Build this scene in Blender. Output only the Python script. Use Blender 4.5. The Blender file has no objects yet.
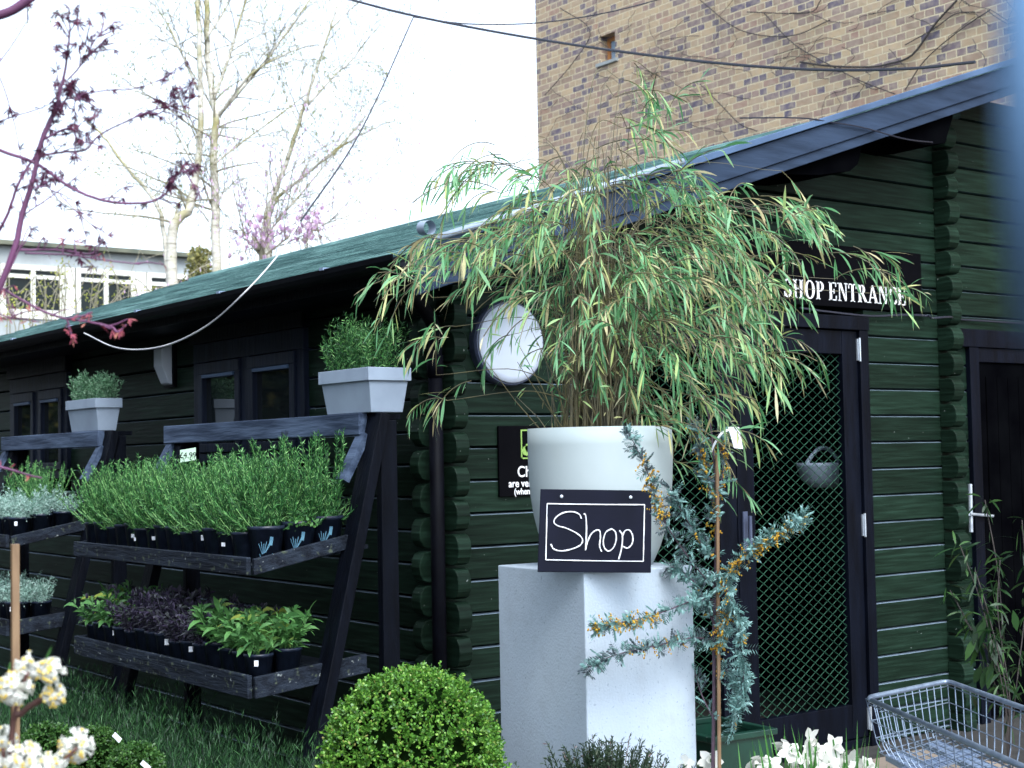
import bpy, math, random
from mathutils import Vector, Matrix, noise
random.seed(7)
R_ = math.radians
V = Vector
sc = bpy.context.scene
C = sc.collection

# ---------------------------------------------------------------- camera
F = 1496.0
RX = V((0.8016873, -0.5974560, -0.0185405))
RY = V((-0.0143800, -0.0502856, 0.9986314))
RZ = V((-0.5975706, -0.8003235, -0.0489048))
ROT = Matrix((RX, RY, RZ)).transposed()          # columns: camera axes in world
CAM = V((-3.44338748, -5.10886597, 1.5))
cd = bpy.data.cameras.new('camera'); cam = bpy.data.objects.new('camera', cd); C.objects.link(cam)
cam.matrix_world = Matrix.Translation(CAM) @ ROT.to_4x4()
cd.sensor_width = 36; cd.lens = F / 1024 * 36; cd.clip_start = 0.02; cd.clip_end = 2000
cd.dof.use_dof = True; cd.dof.focus_distance = 5.4; cd.dof.aperture_fstop = (cd.lens / 1000) / 0.0075
sc.camera = cam

def ray(x, y): return ROT @ V(((x - 512) / F, -(y - 384) / F, -1.0))
def P(x, y, d): return CAM + ray(x, y) * d
def onX(x, y, X=0.0):
    q = ray(x, y); return CAM + q * ((X - CAM.x) / q.x)
def onY(x, y, Y=0.0):
    q = ray(x, y); return CAM + q * ((Y - CAM.y) / q.y)
def onZ(x, y, Z=0.0):
    q = ray(x, y); return CAM + q * ((Z - CAM.z) / q.z)

# ---------------------------------------------------------------- materials
def new_mat(name):
    m = bpy.data.materials.new(name); m.use_nodes = True
    nt = m.node_tree; b = nt.nodes['Principled BSDF']
    return m, nt, b
def N(nt, t, **k):
    n = nt.nodes.new(t)
    for a, v in k.items(): setattr(n, a, v)
    return n
def ramp(nt, stops):
    r = N(nt, 'ShaderNodeValToRGB'); e = r.color_ramp.elements
    while len(e) > 1: e.remove(e[-1])
    e[0].position = stops[0][0]; e[0].color = (*stops[0][1], 1)
    for p, c in stops[1:]:
        q = e.new(p); q.color = (*c, 1)
    return r
def mat(name, c1, c2=None, scale=8.0, rough=0.6, bump=0.0, stretch=(1, 1, 1), spec=0.5, metal=0.0, bscale=None, detail=6, lo=.35, hi=.65):
    m, nt, b = new_mat(name); c2 = c2 or tuple(x * 0.7 for x in c1)
    tc = N(nt, 'ShaderNodeTexCoord'); mp = N(nt, 'ShaderNodeMapping'); mp.inputs['Scale'].default_value = stretch
    nt.links.new(tc.outputs['Object'], mp.inputs[0])
    nz = N(nt, 'ShaderNodeTexNoise'); nz.inputs['Scale'].default_value = scale; nz.inputs['Detail'].default_value = detail
    nt.links.new(mp.outputs[0], nz.inputs['Vector'])
    r = ramp(nt, [(lo, c2), (hi, c1)]); nt.links.new(nz.outputs[0], r.inputs[0]); nt.links.new(r.outputs[0], b.inputs['Base Color'])
    b.inputs['Roughness'].default_value = rough; b.inputs['Metallic'].default_value = metal
    b.inputs['Specular IOR Level'].default_value = spec
    if bump:
        n2 = N(nt, 'ShaderNodeTexNoise'); n2.inputs['Scale'].default_value = bscale or scale * 3; n2.inputs['Detail'].default_value = 5
        nt.links.new(mp.outputs[0], n2.inputs['Vector'])
        bp = N(nt, 'ShaderNodeBump'); bp.inputs['Strength'].default_value = bump; bp.inputs['Distance'].default_value = 0.01
        nt.links.new(n2.outputs[0], bp.inputs['Height']); nt.links.new(bp.outputs[0], b.inputs['Normal'])
    return m
def leafmat(name, stops, rough=0.5, trans=0.25, tip=None, spec=0.35):
    """colour of its own for every leaf (random per island), tip colour along the leaf"""
    m, nt, b = new_mat(name)
    g = N(nt, 'ShaderNodeNewGeometry'); r = ramp(nt, stops); nt.links.new(g.outputs['Random Per Island'], r.inputs[0])
    col = r.outputs[0]
    if tip:
        at = N(nt, 'ShaderNodeAttribute', attribute_name='t')
        rr = ramp(nt, [(tip[1], (0, 0, 0)), (1.0, (1, 1, 1))]); nt.links.new(at.outputs['Fac'], rr.inputs[0])
        mx = N(nt, 'ShaderNodeMix', data_type='RGBA'); nt.links.new(rr.outputs[0], mx.inputs['Factor'])
        nt.links.new(col, mx.inputs['A']); mx.inputs['B'].default_value = (*tip[0], 1); col = mx.outputs['Result']
    nt.links.new(col, b.inputs['Base Color']); b.inputs['Roughness'].default_value = rough
    b.inputs['Specular IOR Level'].default_value = spec
    if trans:
        t = N(nt, 'ShaderNodeBsdfTranslucent'); nt.links.new(col, t.inputs[0])
        ms = N(nt, 'ShaderNodeMixShader'); ms.inputs[0].default_value = trans
        nt.links.new(b.outputs[0], ms.inputs[1]); nt.links.new(t.outputs[0], ms.inputs[2])
        nt.links.new(ms.outputs[0], nt.nodes['Material Output'].inputs[0])
    return m

def logmat():
    """dark green stain on timber: grain along the log, scuffs, pale specks, dribbles"""
    m, nt, b = new_mat('green_log_paint')
    tc = N(nt, 'ShaderNodeTexCoord'); mp = N(nt, 'ShaderNodeMapping'); mp.inputs['Scale'].default_value = (1.2, 1.2, 22)
    nt.links.new(tc.outputs['Object'], mp.inputs[0])
    nz = N(nt, 'ShaderNodeTexNoise'); nz.inputs['Scale'].default_value = 3; nz.inputs['Detail'].default_value = 8; nt.links.new(mp.outputs[0], nz.inputs['Vector'])
    r = ramp(nt, [(.25, (.0028, .0070, .0042)), (.5, (.0065, .0160, .0098)), (.78, (.0145, .034, .0225))]); nt.links.new(nz.outputs[0], r.inputs[0])
    at = N(nt, 'ShaderNodeNewGeometry')
    hs = N(nt, 'ShaderNodeHueSaturation'); ra = N(nt, 'ShaderNodeMapRange'); ra.inputs[3].default_value = .75; ra.inputs[4].default_value = 1.3
    nt.links.new(at.outputs['Random Per Island'], ra.inputs[0]); nt.links.new(ra.outputs[0], hs.inputs['Value']); nt.links.new(r.outputs[0], hs.inputs['Color'])
    sp = N(nt, 'ShaderNodeTexNoise'); sp.inputs['Scale'].default_value = 60; nt.links.new(tc.outputs['Object'], sp.inputs['Vector'])
    rs = ramp(nt, [(.755, (0, 0, 0)), (.775, (1, 1, 1))]); nt.links.new(sp.outputs[0], rs.inputs[0])
    mx = N(nt, 'ShaderNodeMix', data_type='RGBA'); mx.inputs['B'].default_value = (.25, .28, .26, 1)
    nt.links.new(rs.outputs[0], mx.inputs['Factor']); nt.links.new(hs.outputs[0], mx.inputs['A']); nt.links.new(mx.outputs['Result'], b.inputs['Base Color'])
    b.inputs['Roughness'].default_value = .5; b.inputs['Specular IOR Level'].default_value = .09
    bp = N(nt, 'ShaderNodeBump'); bp.inputs['Strength'].default_value = .35; bp.inputs['Distance'].default_value = .006
    nt.links.new(nz.outputs[0], bp.inputs['Height']); nt.links.new(bp.outputs[0], b.inputs['Normal'])
    return m
def brickmat():
    m, nt, b = new_mat('stock_brick')
    tc = N(nt, 'ShaderNodeTexCoord'); sx = N(nt, 'ShaderNodeSeparateXYZ'); cx = N(nt, 'ShaderNodeCombineXYZ')
    nt.links.new(tc.outputs['Object'], sx.inputs[0])
    ad = N(nt, 'ShaderNodeMath', operation='ADD'); nt.links.new(sx.outputs['X'], ad.inputs[0]); nt.links.new(sx.outputs['Y'], ad.inputs[1])
    nt.links.new(ad.outputs[0], cx.inputs['X']); nt.links.new(sx.outputs['Z'], cx.inputs['Y'])
    wn = N(nt, 'ShaderNodeTexNoise'); wn.inputs['Scale'].default_value = 9; nt.links.new(tc.outputs['Object'], wn.inputs['Vector'])
    wm = N(nt, 'ShaderNodeVectorMath', operation='SCALE'); wm.inputs['Scale'].default_value = .012; nt.links.new(wn.outputs['Color'], wm.inputs[0])
    wa = N(nt, 'ShaderNodeVectorMath', operation='ADD'); nt.links.new(cx.outputs[0], wa.inputs[0]); nt.links.new(wm.outputs[0], wa.inputs[1])
    bt = N(nt, 'ShaderNodeTexBrick', offset=.5, squash=.5, squash_frequency=2); bt.inputs['Scale'].default_value = 1
    bt.inputs['Brick Width'].default_value = .225; bt.inputs['Row Height'].default_value = .075; bt.inputs['Mortar Size'].default_value = .0065
    bt.inputs['Mortar Smooth'].default_value = .3; bt.inputs['Bias'].default_value = 0
    bt.inputs['Color1'].default_value = (0, 0, 0, 1); bt.inputs['Color2'].default_value = (1, 1, 1, 1); bt.inputs['Mortar'].default_value = (.5, .5, .5, 1)
    nt.links.new(wa.outputs[0], bt.inputs['Vector'])
    r = ramp(nt, [(0, (.10, .085, .12)), (.12, (.14, .11, .14)), (.28, (.27, .185, .14)), (.5, (.37, .26, .165)), (.75, (.46, .335, .20)), (.9, (.24, .165, .15)), (1, (.36, .22, .15))])
    nt.links.new(bt.outputs['Color'], r.inputs[0])
    n3 = N(nt, 'ShaderNodeTexNoise'); n3.inputs['Scale'].default_value = 14; n3.inputs['Detail'].default_value = 8; nt.links.new(tc.outputs['Object'], n3.inputs['Vector'])
    r3 = ramp(nt, [(.4, (0, 0, 0)), (.65, (1, 1, 1))]); nt.links.new(n3.outputs[0], r3.inputs[0])
    m0 = N(nt, 'ShaderNodeMix', data_type='RGBA'); sc0 = N(nt, 'ShaderNodeMath', operation='MULTIPLY'); sc0.inputs[1].default_value = .5
    nt.links.new(r3.outputs[0], sc0.inputs[0]); nt.links.new(sc0.outputs[0], m0.inputs['Factor']); nt.links.new(r.outputs[0], m0.inputs['A']); m0.inputs['B'].default_value = (.40, .32, .235, 1)
    mx = N(nt, 'ShaderNodeMix', data_type='RGBA'); nt.links.new(bt.outputs['Fac'], mx.inputs['Factor'])
    nt.links.new(m0.outputs['Result'], mx.inputs['A']); mx.inputs['B'].default_value = (.58, .49, .32, 1)
    nt.links.new(mx.outputs['Result'], b.inputs['Base Color']); b.inputs['Roughness'].default_value = .9
    iv = N(nt, 'ShaderNodeMath', operation='SUBTRACT'); iv.inputs[0].default_value = 1; nt.links.new(bt.outputs['Fac'], iv.inputs[1])
    a2 = N(nt, 'ShaderNodeMath', operation='ADD'); nt.links.new(iv.outputs[0], a2.inputs[0]); nt.links.new(n3.outputs[0], a2.inputs[1])
    bp = N(nt, 'ShaderNodeBump'); bp.inputs['Strength'].default_value = .7; bp.inputs['Distance'].default_value = .01
    nt.links.new(a2.outputs[0], bp.inputs['Height']); nt.links.new(bp.outputs[0], b.inputs['Normal'])
    return m
M = {}
M['log'] = logmat()
M['brick'] = brickmat()
M['ledge'] = mat('skylit_log_edge', (.17, .225, .28), (.02, .032, .035), 3.0, .5, 0, (1, 1, 1), .4, lo=.28, hi=.5)  # pale tone paints the skylight caught along the top edges of the logs
M['trim'] = mat('blue_black_paint', (.0028, .0042, .0095), (.0012, .0018, .0042), 3, .45, .25, (6, 6, 1), .10)
M['frame'] = mat('window_frame_paint', (.012, .017, .033), (.006, .009, .018), 3, .5, .25, (6, 6, 1), .15)
M['barge'] = mat('slate_blue_paint', (.030, .048, .084), (.017, .028, .050), 2.2, .5, .3, (1, 8, 8), .12)
M['bargelight'] = mat('pale_slate_paint', (.08, .13, .22), (.05, .08, .14), 3, .45, .2, spec=.15)
M['black'] = mat('black_plastic', (.0026, .0030, .0055), (.0015, .0015, .003), 10, .55, 0, spec=.06)
M['void'] = mat('shade_black', (.0022, .0024, .003), (.001, .001, .0015), 4, .9, spec=0)  # near-black colour stands for shade, also on the purlins and second door
M['felt'] = mat('green_roof_felt', (.15, .28, .26), (.035, .095, .092), 2.2, .75, .6, (10, 1, 10), .4, bscale=30)
M['conc'] = mat('pale_concrete', (.385, .445, .50), (.33, .39, .45), 2.2, .8, .15, bscale=120, detail=10)
def specks(m, col, scale, a, b_):
    nt = m.node_tree; b = nt.nodes['Principled BSDF']; src = b.inputs['Base Color'].links[0].from_socket
    tc = N(nt, 'ShaderNodeTexCoord'); nz = N(nt, 'ShaderNodeTexNoise'); nz.inputs['Scale'].default_value = scale; nz.inputs['Detail'].default_value = 3
    nt.links.new(tc.outputs['Object'], nz.inputs['Vector']); r = ramp(nt, [(a, (0, 0, 0)), (b_, (1, 1, 1))]); nt.links.new(nz.outputs[0], r.inputs[0])
    mx = N(nt, 'ShaderNodeMix', data_type='RGBA'); mx.inputs['B'].default_value = (*col, 1)
    nt.links.new(r.outputs[0], mx.inputs['Factor']); nt.links.new(src, mx.inputs['A']); nt.links.new(mx.outputs['Result'], b.inputs['Base Color'])
specks(M['conc'], (.22, .26, .30), 95, .64, .74); specks(M['conc'], (.33, .38, .43), 22, .5, .8)
M['glaze'] = mat('white_planter', (.40, .455, .46), (.34, .395, .40), 2.4, .7, .12, spec=.2)
M['zinc'] = mat('pale_grey_planter', (.27, .33, .41), (.22, .27, .34), 6, .5, .05)
M['slate'] = mat('chalkboard', (.007, .008, .018), (.005, .006, .012), 6, .6, spec=.08)
M['chalk'] = mat('white_paint', (.8, .8, .8), (.72, .72, .74), 40, .7)
M['white'] = mat('white_plastic', (.52, .57, .64), (.46, .51, .60), 5, .6, spec=.2)
M['greyrim'] = mat('grey_rim', (.06, .075, .12), (.04, .05, .09), 5, .4)
M['sign'] = mat('black_sign', (.003, .003, .004), (.002, .002, .003), 4, .6, spec=.02)
M['beam'] = mat('weathered_blue_timber', (.075, .105, .165), (.022, .034, .062), 2.5, .65, .5, (9, 1, 9), .15)
M['board'] = mat('mossy_dark_timber', (.018, .025, .038), (.005, .007, .012), 3, .75, .6, (6, 1.2, 10), .15)
specks(M['board'], (.065, .08, .055), 34, .60, .72); specks(M['board'], (.19, .21, .21), 40, .68, .73); specks(M['beam'], (.02, .025, .04), 9, .66, .72)
M['legs'] = mat('dark_stained_timber', (.0026, .0040, .0085), (.0010, .0017, .0040), 4, .6, .4, (6, 6, 1), .1)
M['steel'] = mat('zinc_wire', (.24, .30, .38), (.16, .20, .27), 30, .45, 0, metal=.6)
M['steelplate'] = mat('blue_grey_deck', (.22, .29, .40), (.15, .20, .30), 6, .5, 0, metal=.2)
M['hinge'] = mat('bright_steel', (.6, .65, .7), (.4, .44, .5), 20, .3, 0, metal=.6)
M['wiregreen'] = mat('green_wire', (.022, .075, .045), (.012, .045, .028), 6, .6, spec=.1)
M['cane'] = mat('tan_cane', (.22, .135, .07), (.14, .08, .04), 8, .6, .1, (5, 5, 1))
M['stem'] = mat('purple_brown_stem', (.085, .05, .075), (.05, .03, .045), 20, .6)
M['culm'] = mat('straw_culm', (.13, .11, .045), (.045, .04, .022), 14, .5)
M['twig'] = mat('grey_twig', (.32, .29, .21), (.18, .165, .11), 5, .8)
M['cable'] = mat('dark_cable', (.02, .022, .035), (.015, .015, .025), 5, .4)
M['string'] = mat('pale_string', (.55, .55, .55), (.35, .35, .38), 5, .6)
M['creep'] = mat('brown_creeper', (.055, .045, .04), (.03, .025, .025), 10, .8)
M['soil'] = mat('dark_soil', (.025, .018, .012), (.012, .009, .006), 40, .95, .5)
M['ground'] = mat('paving_gravel', (.03, .028, .026), (.015, .014, .013), 12, .9, .6, bscale=60)
M['paving'] = mat('pale_paving', (.27, .21, .165), (.20, .165, .13), 3, .8, .2)
M['oliveglass'] = mat('dark_window_glass', (.012, .016, .018), (.008, .010, .012), 4, .03, 0, spec=.9)
M['render'] = mat('pale_render', (.38, .41, .42), (.27, .29, .28), 1.2, .85)
M['cream'] = mat('cream_frame', (.75, .74, .68), (.62, .60, .52), 2, .7)
M['fascia'] = mat('brown_roof_edge', (.16, .16, .11), (.08, .09, .07), 1.5, .9)
M['tag'] = mat('white_tag', (.8, .82, .85), (.72, .75, .8), 30, .5)
M['orange'] = mat('orange_timber', (.50, .22, .07), (.36, .15, .05), 8, .6)
M['green_plastic'] = mat('dark_green_plastic', (.005, .035, .022), (.003, .022, .014), 8, .4)
M['postglow'] = mat('pale_blue_plastic', (.17, .29, .44), (.11, .21, .36), 3, .7, spec=.1)
m, nt, b = new_mat('birch_bark'); M['birch'] = m
tc = N(nt, 'ShaderNodeTexCoord'); mp = N(nt, 'ShaderNodeMapping'); mp.inputs['Scale'].default_value = (2, 2, 14); nt.links.new(tc.outputs['Object'], mp.inputs[0])
nz = N(nt, 'ShaderNodeTexNoise'); nz.inputs['Scale'].default_value = 1.6; nz.inputs['Detail'].default_value = 6; nt.links.new(mp.outputs[0], nz.inputs['Vector'])
r = ramp(nt, [(.30, (.07, .06, .05)), (.40, (.45, .42, .34)), (.55, (.58, .55, .48)), (.75, (.62, .58, .46))]); nt.links.new(nz.outputs[0], r.inputs[0])
n2 = N(nt, 'ShaderNodeTexNoise'); n2.inputs['Scale'].default_value = 2.2; nt.links.new(tc.outputs['Object'], n2.inputs['Vector'])
r2 = ramp(nt, [(.5, (0, 0, 0)), (.68, (1, 1, 1))]); nt.links.new(n2.outputs[0], r2.inputs[0])
mx = N(nt, 'ShaderNodeMix', data_type='RGBA'); mx.inputs['B'].default_value = (.30, .27, .10, 1); nt.links.new(r2.outputs[0], mx.inputs['Factor']); nt.links.new(r.outputs[0], mx.inputs['A'])
nt.links.new(mx.outputs['Result'], b.inputs['Base Color']); b.inputs['Roughness'].default_value = .8

M['bambooleaf'] = leafmat('bamboo_leaf', [(0, (.05, .17, .06)), (.2, (.10, .28, .11)), (.4, (.16, .38, .18)), (.57, (.24, .46, .23)), (.70, (.33, .50, .19)), (.78, (.42, .50, .17)), (.88, (.54, .50, .26)), (.95, (.34, .28, .14)), (1, (.66, .62, .40))], .42, .35, tip=((.56, .50, .30), .86))
M['rosemary'] = leafmat('rosemary_leaf', [(0, (.010, .045, .016)), (.4, (.030, .12, .034)), (.75, (.085, .27, .07)), (1, (.28, .52, .18))], .5, .2)
M['silver'] = leafmat('silver_leaf', [(0, (.10, .21, .16)), (.5, (.24, .38, .32)), (1, (.44, .58, .52))], .7, .15)
M['lavender'] = leafmat('green_blades', [(0, (.004, .018, .007)), (.5, (.012, .046, .016)), (1, (.045, .13, .04))], .5, .2)
M['sagegreen'] = leafmat('green_sage_leaf', [(0, (.04, .13, .035)), (.5, (.075, .20, .055)), (.9, (.12, .29, .08)), (1, (.30, .34, .06))], .5, .25)
M['sagepurple'] = leafmat('purple_sage_leaf', [(0, (.018, .016, .032)), (.4, (.038, .028, .06)), (.75, (.05, .06, .055)), (1, (.10, .085, .14))], .6, .15)
M['box'] = leafmat('box_leaf', [(0, (.03, .10, .012)), (.35, (.06, .17, .02)), (.7, (.11, .27, .035)), (.96, (.24, .42, .07)), (1, (.26, .20, .07))], .35, .25)
M['boxdark'] = leafmat('dark_box_leaf', [(0, (.02, .06, .012)), (.6, (.035, .10, .02)), (1, (.08, .17, .035))], .4, .2)
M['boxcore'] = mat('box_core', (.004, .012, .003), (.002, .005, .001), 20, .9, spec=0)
specks(M['conc'], (.31, .355, .39), 1.8, .50, .85); specks(M['glaze'], (.36, .39, .36), 3.0, .52, .80)
M['wattle'] = leafmat('wattle_leaf', [(0, (.08, .18, .16)), (.5, (.15, .29, .27)), (1, (.28, .44, .42))], .6, .2)
M['wattledark'] = leafmat('wattle_dark_leaf', [(0, (.03, .04, .055)), (.5, (.07, .10, .11)), (1, (.15, .24, .23))], .6, .2)
M['yellow'] = leafmat('yellow_flower', [(0, (.36, .18, .012)), (.5, (.48, .27, .02)), (1, (.60, .40, .05))], .7, .2)
M['heather'] = leafmat('heather_leaf', [(0, (.010, .022, .012)), (.6, (.020, .042, .020)), (.95, (.04, .06, .03)), (1, (.25, .16, .17))], .6, .1)
M['acer'] = leafmat('acer_leaf', [(0, (.045, .012, .030)), (.5, (.085, .025, .055)), (1, (.15, .035, .07))], .5, .3)
M['acerbark'] = mat('acer_bark', (.14, .045, .11), (.07, .022, .055), 12, .6)
M['acerred'] = leafmat('acer_bud', [(0, (.28, .05, .08)), (.6, (.38, .09, .12)), (1, (.50, .22, .14))], .5, .3)
M['magnolia'] = leafmat('magnolia_petal', [(0, (.50, .30, .48)), (.6, (.62, .42, .58)), (1, (.78, .66, .76))], .6, .3)
M['catkin'] = leafmat('catkin', [(0, (.16, .20, .06)), (.6, (.26, .28, .09)), (1, (.30, .36, .20))], .7, .3)
M['petal'] = leafmat('cream_petal', [(0, (.70, .70, .62)), (1, (.85, .85, .80))], .5, .4)
M['petalyellow'] = leafmat('yellow_petal', [(0, (.75, .52, .08)), (1, (.80, .66, .2))], .5, .3)
M['daffleaf'] = leafmat('daffodil_leaf', [(0, (.04, .14, .03)), (1, (.09, .26, .06))], .4, .3)
M['hedge'] = leafmat('added_hedge_leaf', [(0, (.012, .028, .008)), (.7, (.03, .055, .014)), (.9, (.10, .11, .02)), (1, (.25, .20, .03))], .6, .2)
M['rowshrub'] = leafmat('shaded_shrub_leaf', [(0, (.006, .022, .008)), (.6, (.012, .045, .012)), (1, (.05, .12, .03))], .45, .25)  # leaf colour lowered to stand for the shade by the second door
M['potprint'] = mat('pale_blue_print', (.10, .24, .32), (.05, .13, .20), 30, .5)

# ---------------------------------------------------------------- mesh builder
class MB:
    def __init__(s): s.v = []; s.f = []; s.t = []; s.alt = set(); s.m2 = None
    def add(s, vs, fs, ts=None):
        o = len(s.v); s.v += [tuple(v) for v in vs]; s.f += [tuple(i + o for i in f) for f in fs]
        s.t += ts if ts else [0.0] * len(vs)
    def box(s, a, b):
        x0, y0, z0 = a; x1, y1, z1 = b
        s.add([(x0, y0, z0), (x1, y0, z0), (x1, y1, z0), (x0, y1, z0), (x0, y0, z1), (x1, y0, z1), (x1, y1, z1), (x0, y1, z1)],
              [(0, 3, 2, 1), (4, 5, 6, 7), (0, 1, 5, 4), (1, 2, 6, 5), (2, 3, 7, 6), (3, 0, 4, 7)])
    def beam(s, p, q, w, h, up=V((0, 0, 1))):
        p = V(p); q = V(q); d = (q - p).normalized(); r = d.cross(up).normalized(); u = r.cross(d)
        vs = []
        for e in (p, q):
            for a, b_ in ((-1, -1), (1, -1), (1, 1), (-1, 1)): vs.append(e + r * (a * w / 2) + u * (b_ * h / 2))
        s.add(vs, [(0, 1, 2, 3), (7, 6, 5, 4), (0, 4, 5, 1), (1, 5, 6, 2), (2, 6, 7, 3), (3, 7, 4, 0)])
    def prism(s, pts, d):
        """polygon pts (3d) extruded by vector d"""
        n = len(pts); d = V(d); vs = [V(p) for p in pts] + [V(p) + d for p in pts]
        s.add(vs, [tuple(range(n)), tuple(range(2 * n - 1, n - 1, -1))] + [(i, i + n, (i + 1) % n + n, (i + 1) % n) for i in range(n)])
    def tube(s, pts, rad, n=6, cap=True):
        pts = [V(p) for p in pts]; k = len(pts)
        if not hasattr(rad, '__len__'): rad = [rad] * k
        vs = []; prev = None
        for i, p in enumerate(pts):
            d = (pts[min(i + 1, k - 1)] - pts[max(i - 1, 0)])
            if d.length < 1e-9: d = V((0, 0, 1))
            d.normalize()
            a = prev if prev else (V((0, 0, 1)) if abs(d.z) < .9 else V((1, 0, 0)))
            a = (a - d * a.dot(d))
            if a.length < 1e-6: a = d.orthogonal()
            a.normalize(); prev = a; b_ = d.cross(a)
            for j in range(n):
                th = 2 * math.pi * j / n; vs.append(p + (a * math.cos(th) + b_ * math.sin(th)) * rad[i])
        fs = [(i * n + j, i * n + (j + 1) % n, (i + 1) * n + (j + 1) % n, (i + 1) * n + j) for i in range(k - 1) for j in range(n)]
        if cap and n > 2: fs += [tuple(range(n - 1, -1, -1)), tuple(range((k - 1) * n, k * n))]
        s.add(vs, fs)
    def lathe(s, prof, c, n=32, M3=None, cap=True):
        c = V(c); vs = []
        for r, z in prof:
            for j in range(n):
                th = 2 * math.pi * j / n; q = V((r * math.cos(th), r * math.sin(th), z))
                if M3: q = M3 @ q
                vs.append(c + q)
        k = len(prof)
        fs = [(i * n + j, i * n + (j + 1) % n, (i + 1) * n + (j + 1) % n, (i + 1) * n + j) for i in range(k - 1) for j in range(n)]
        if cap: fs += [tuple(range(n - 1, -1, -1)), tuple(range((k - 1) * n, k * n))]
        s.add(vs, fs)
    def leaf(s, p, d, L, w, droop=0.0, side=None, seg=3):
        p = V(p); d = V(d).normalized()
        sd = side or d.cross(V((random.gauss(0, 1), random.gauss(0, 1), random.gauss(0, 1))))
        if sd.length < 1e-6: sd = d.orthogonal()
        sd = sd.normalized(); vs = [p]; ts = [0.0]; q = p.copy(); dd = d.copy()
        prof = {1: [1], 2: [1, ], 3: [.8, 1.0], 4: [.6, 1.0, .75]}[seg] if seg > 1 else [1]
        n = len(prof) + 1
        for i, wf in enumerate(prof):
            q = q + dd * (L / n); dd = (dd + V((0, 0, -droop))).normalized()
            vs += [q - sd * (w * wf / 2), q + sd * (w * wf / 2)]; ts += [(i + 1) / n] * 2
        q = q + dd * (L / n); vs.append(q); ts.append(1.0)
        fs = [(0, 1, 2)]
        for i in range(len(prof) - 1): a = 1 + 2 * i; fs.append((a, a + 2, a + 3, a + 1))
        a = 1 + 2 * (len(prof) - 1); fs.append((a, a + 2, a + 1))
        s.add(vs, fs, ts)
    def build(s, name, material, parent=None, smooth=False, bevel=0):
        me = bpy.data.meshes.new(name); me.from_pydata(s.v, [], s.f); me.materials.append(material)
        at = me.attributes.new('t', 'FLOAT', 'POINT'); at.data.foreach_set('value', s.t)
        if s.m2:
            me.materials.append(s.m2)
            for i in s.alt: me.polygons[i].material_index = 1
        if smooth: me.polygons.foreach_set('use_smooth', [True] * len(me.polygons))
        me.update()
        o = bpy.data.objects.new(name, me); C.objects.link(o)
        if parent: o.parent = parent; o.matrix_parent_inverse = Matrix.Identity(4)
        if parent: 
            w = parent_world(parent); o.matrix_basis = w.inverted()
        if bevel:
            bv = o.modifiers.new('bevel', 'BEVEL'); bv.width = bevel; bv.segments = 2; bv.limit_method = 'ANGLE'
        return o
def parent_world(o):
    m = o.matrix_basis.copy()
    while o.parent: o = o.parent; m = o.matrix_basis @ m
    return m
# every build() call gives world coordinates; local ones for prototypes come from parents at the origin
def tag(o, label=None, cat=None, group=None, kind=None):
    if label: o['label'] = label
    if cat: o['category'] = cat
    if group: o['group'] = group
    if kind: o['kind'] = kind
    return o
def thing(name, label, cat, loc=(0, 0, 0), rz=0, group=None):
    o = bpy.data.objects.new(name, None); C.objects.link(o); o.empty_display_size = .1
    o.location = loc; o.rotation_euler = (0, 0, rz); o.matrix_basis
    o.matrix_basis = Matrix.Translation(V(loc)) @ Matrix.Rotation(rz, 4, 'Z')
    return tag(o, label, cat, group)
def kids(o): return [c for c in C.objects if c.parent == o]
def dup(root, loc, rz=0, label=None, group=None, scale=1.0, cache={}):
    if root.name not in cache: cache[root.name] = [(k, kids(k)) for k in kids(root)]
    r = root.copy(); C.objects.link(r); r.location = loc; r.rotation_euler = (0, 0, rz); r.scale = (scale,) * 3
    if label: r['label'] = label
    if group: r['group'] = group
    for ch, gs in cache[root.name]:
        c = ch.copy(); C.objects.link(c); c.parent = r
        for g in gs:
            d = g.copy(); C.objects.link(d); d.parent = c
    return r
def rnd(a, b): return random.uniform(a, b)
def rdir(): return V((random.gauss(0, 1), random.gauss(0, 1), random.gauss(0, 1))).normalized()
def curve_pts(ctrl, n=8):
    """Catmull-Rom through control points"""
    c = [V(p) for p in ctrl]; c = [c[0] * 2 - c[1]] + c + [c[-1] * 2 - c[-2]]; out = []
    for i in range(1, len(c) - 2):
        for k in range(n):
            t = k / n; p0, p1, p2, p3 = c[i - 1], c[i], c[i + 1], c[i + 2]
            out.append(.5 * ((2 * p1) + (p2 - p0) * t + (2 * p0 - 5 * p1 + 4 * p2 - p3) * t * t + (3 * p1 - p0 - 3 * p2 + p3) * t ** 3))
    out.append(c[-2]); return out

# ---------------------------------------------------------------- world and sun
w = bpy.data.worlds.new('World'); sc.world = w; w.use_nodes = True; nt = w.node_tree
sky = N(nt, 'ShaderNodeTexSky', sky_type='NISHITA'); sky.sun_disc = False
SUN = V((-0.16, -0.72, 0.88)).normalized()
el = math.asin(SUN.z); az = math.atan2(SUN.x, SUN.y)
sky.sun_elevation = el; sky.sun_rotation = az; sky.air_density = 1.0; sky.dust_density = 3.0; sky.ozone_density = 1.0
bg = nt.nodes['Background']; bg.inputs[1].default_value = .15; hs = N(nt, 'ShaderNodeHueSaturation'); hs.inputs['Saturation'].default_value = .30; nt.links.new(sky.outputs[0], hs.inputs['Color'])
tn = N(nt, 'ShaderNodeMix', data_type='RGBA', blend_type='MULTIPLY'); tn.inputs['Factor'].default_value = 1; tn.inputs['B'].default_value = (.90, 1.0, 1.12, 1)
nt.links.new(hs.outputs[0], tn.inputs['A']); nt.links.new(tn.outputs['Result'], bg.inputs[0])   # thin overcast: a paler, cooler sky
sd = bpy.data.lights.new('sun', 'SUN'); so = bpy.data.objects.new('sun', sd); C.objects.link(so)
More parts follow.
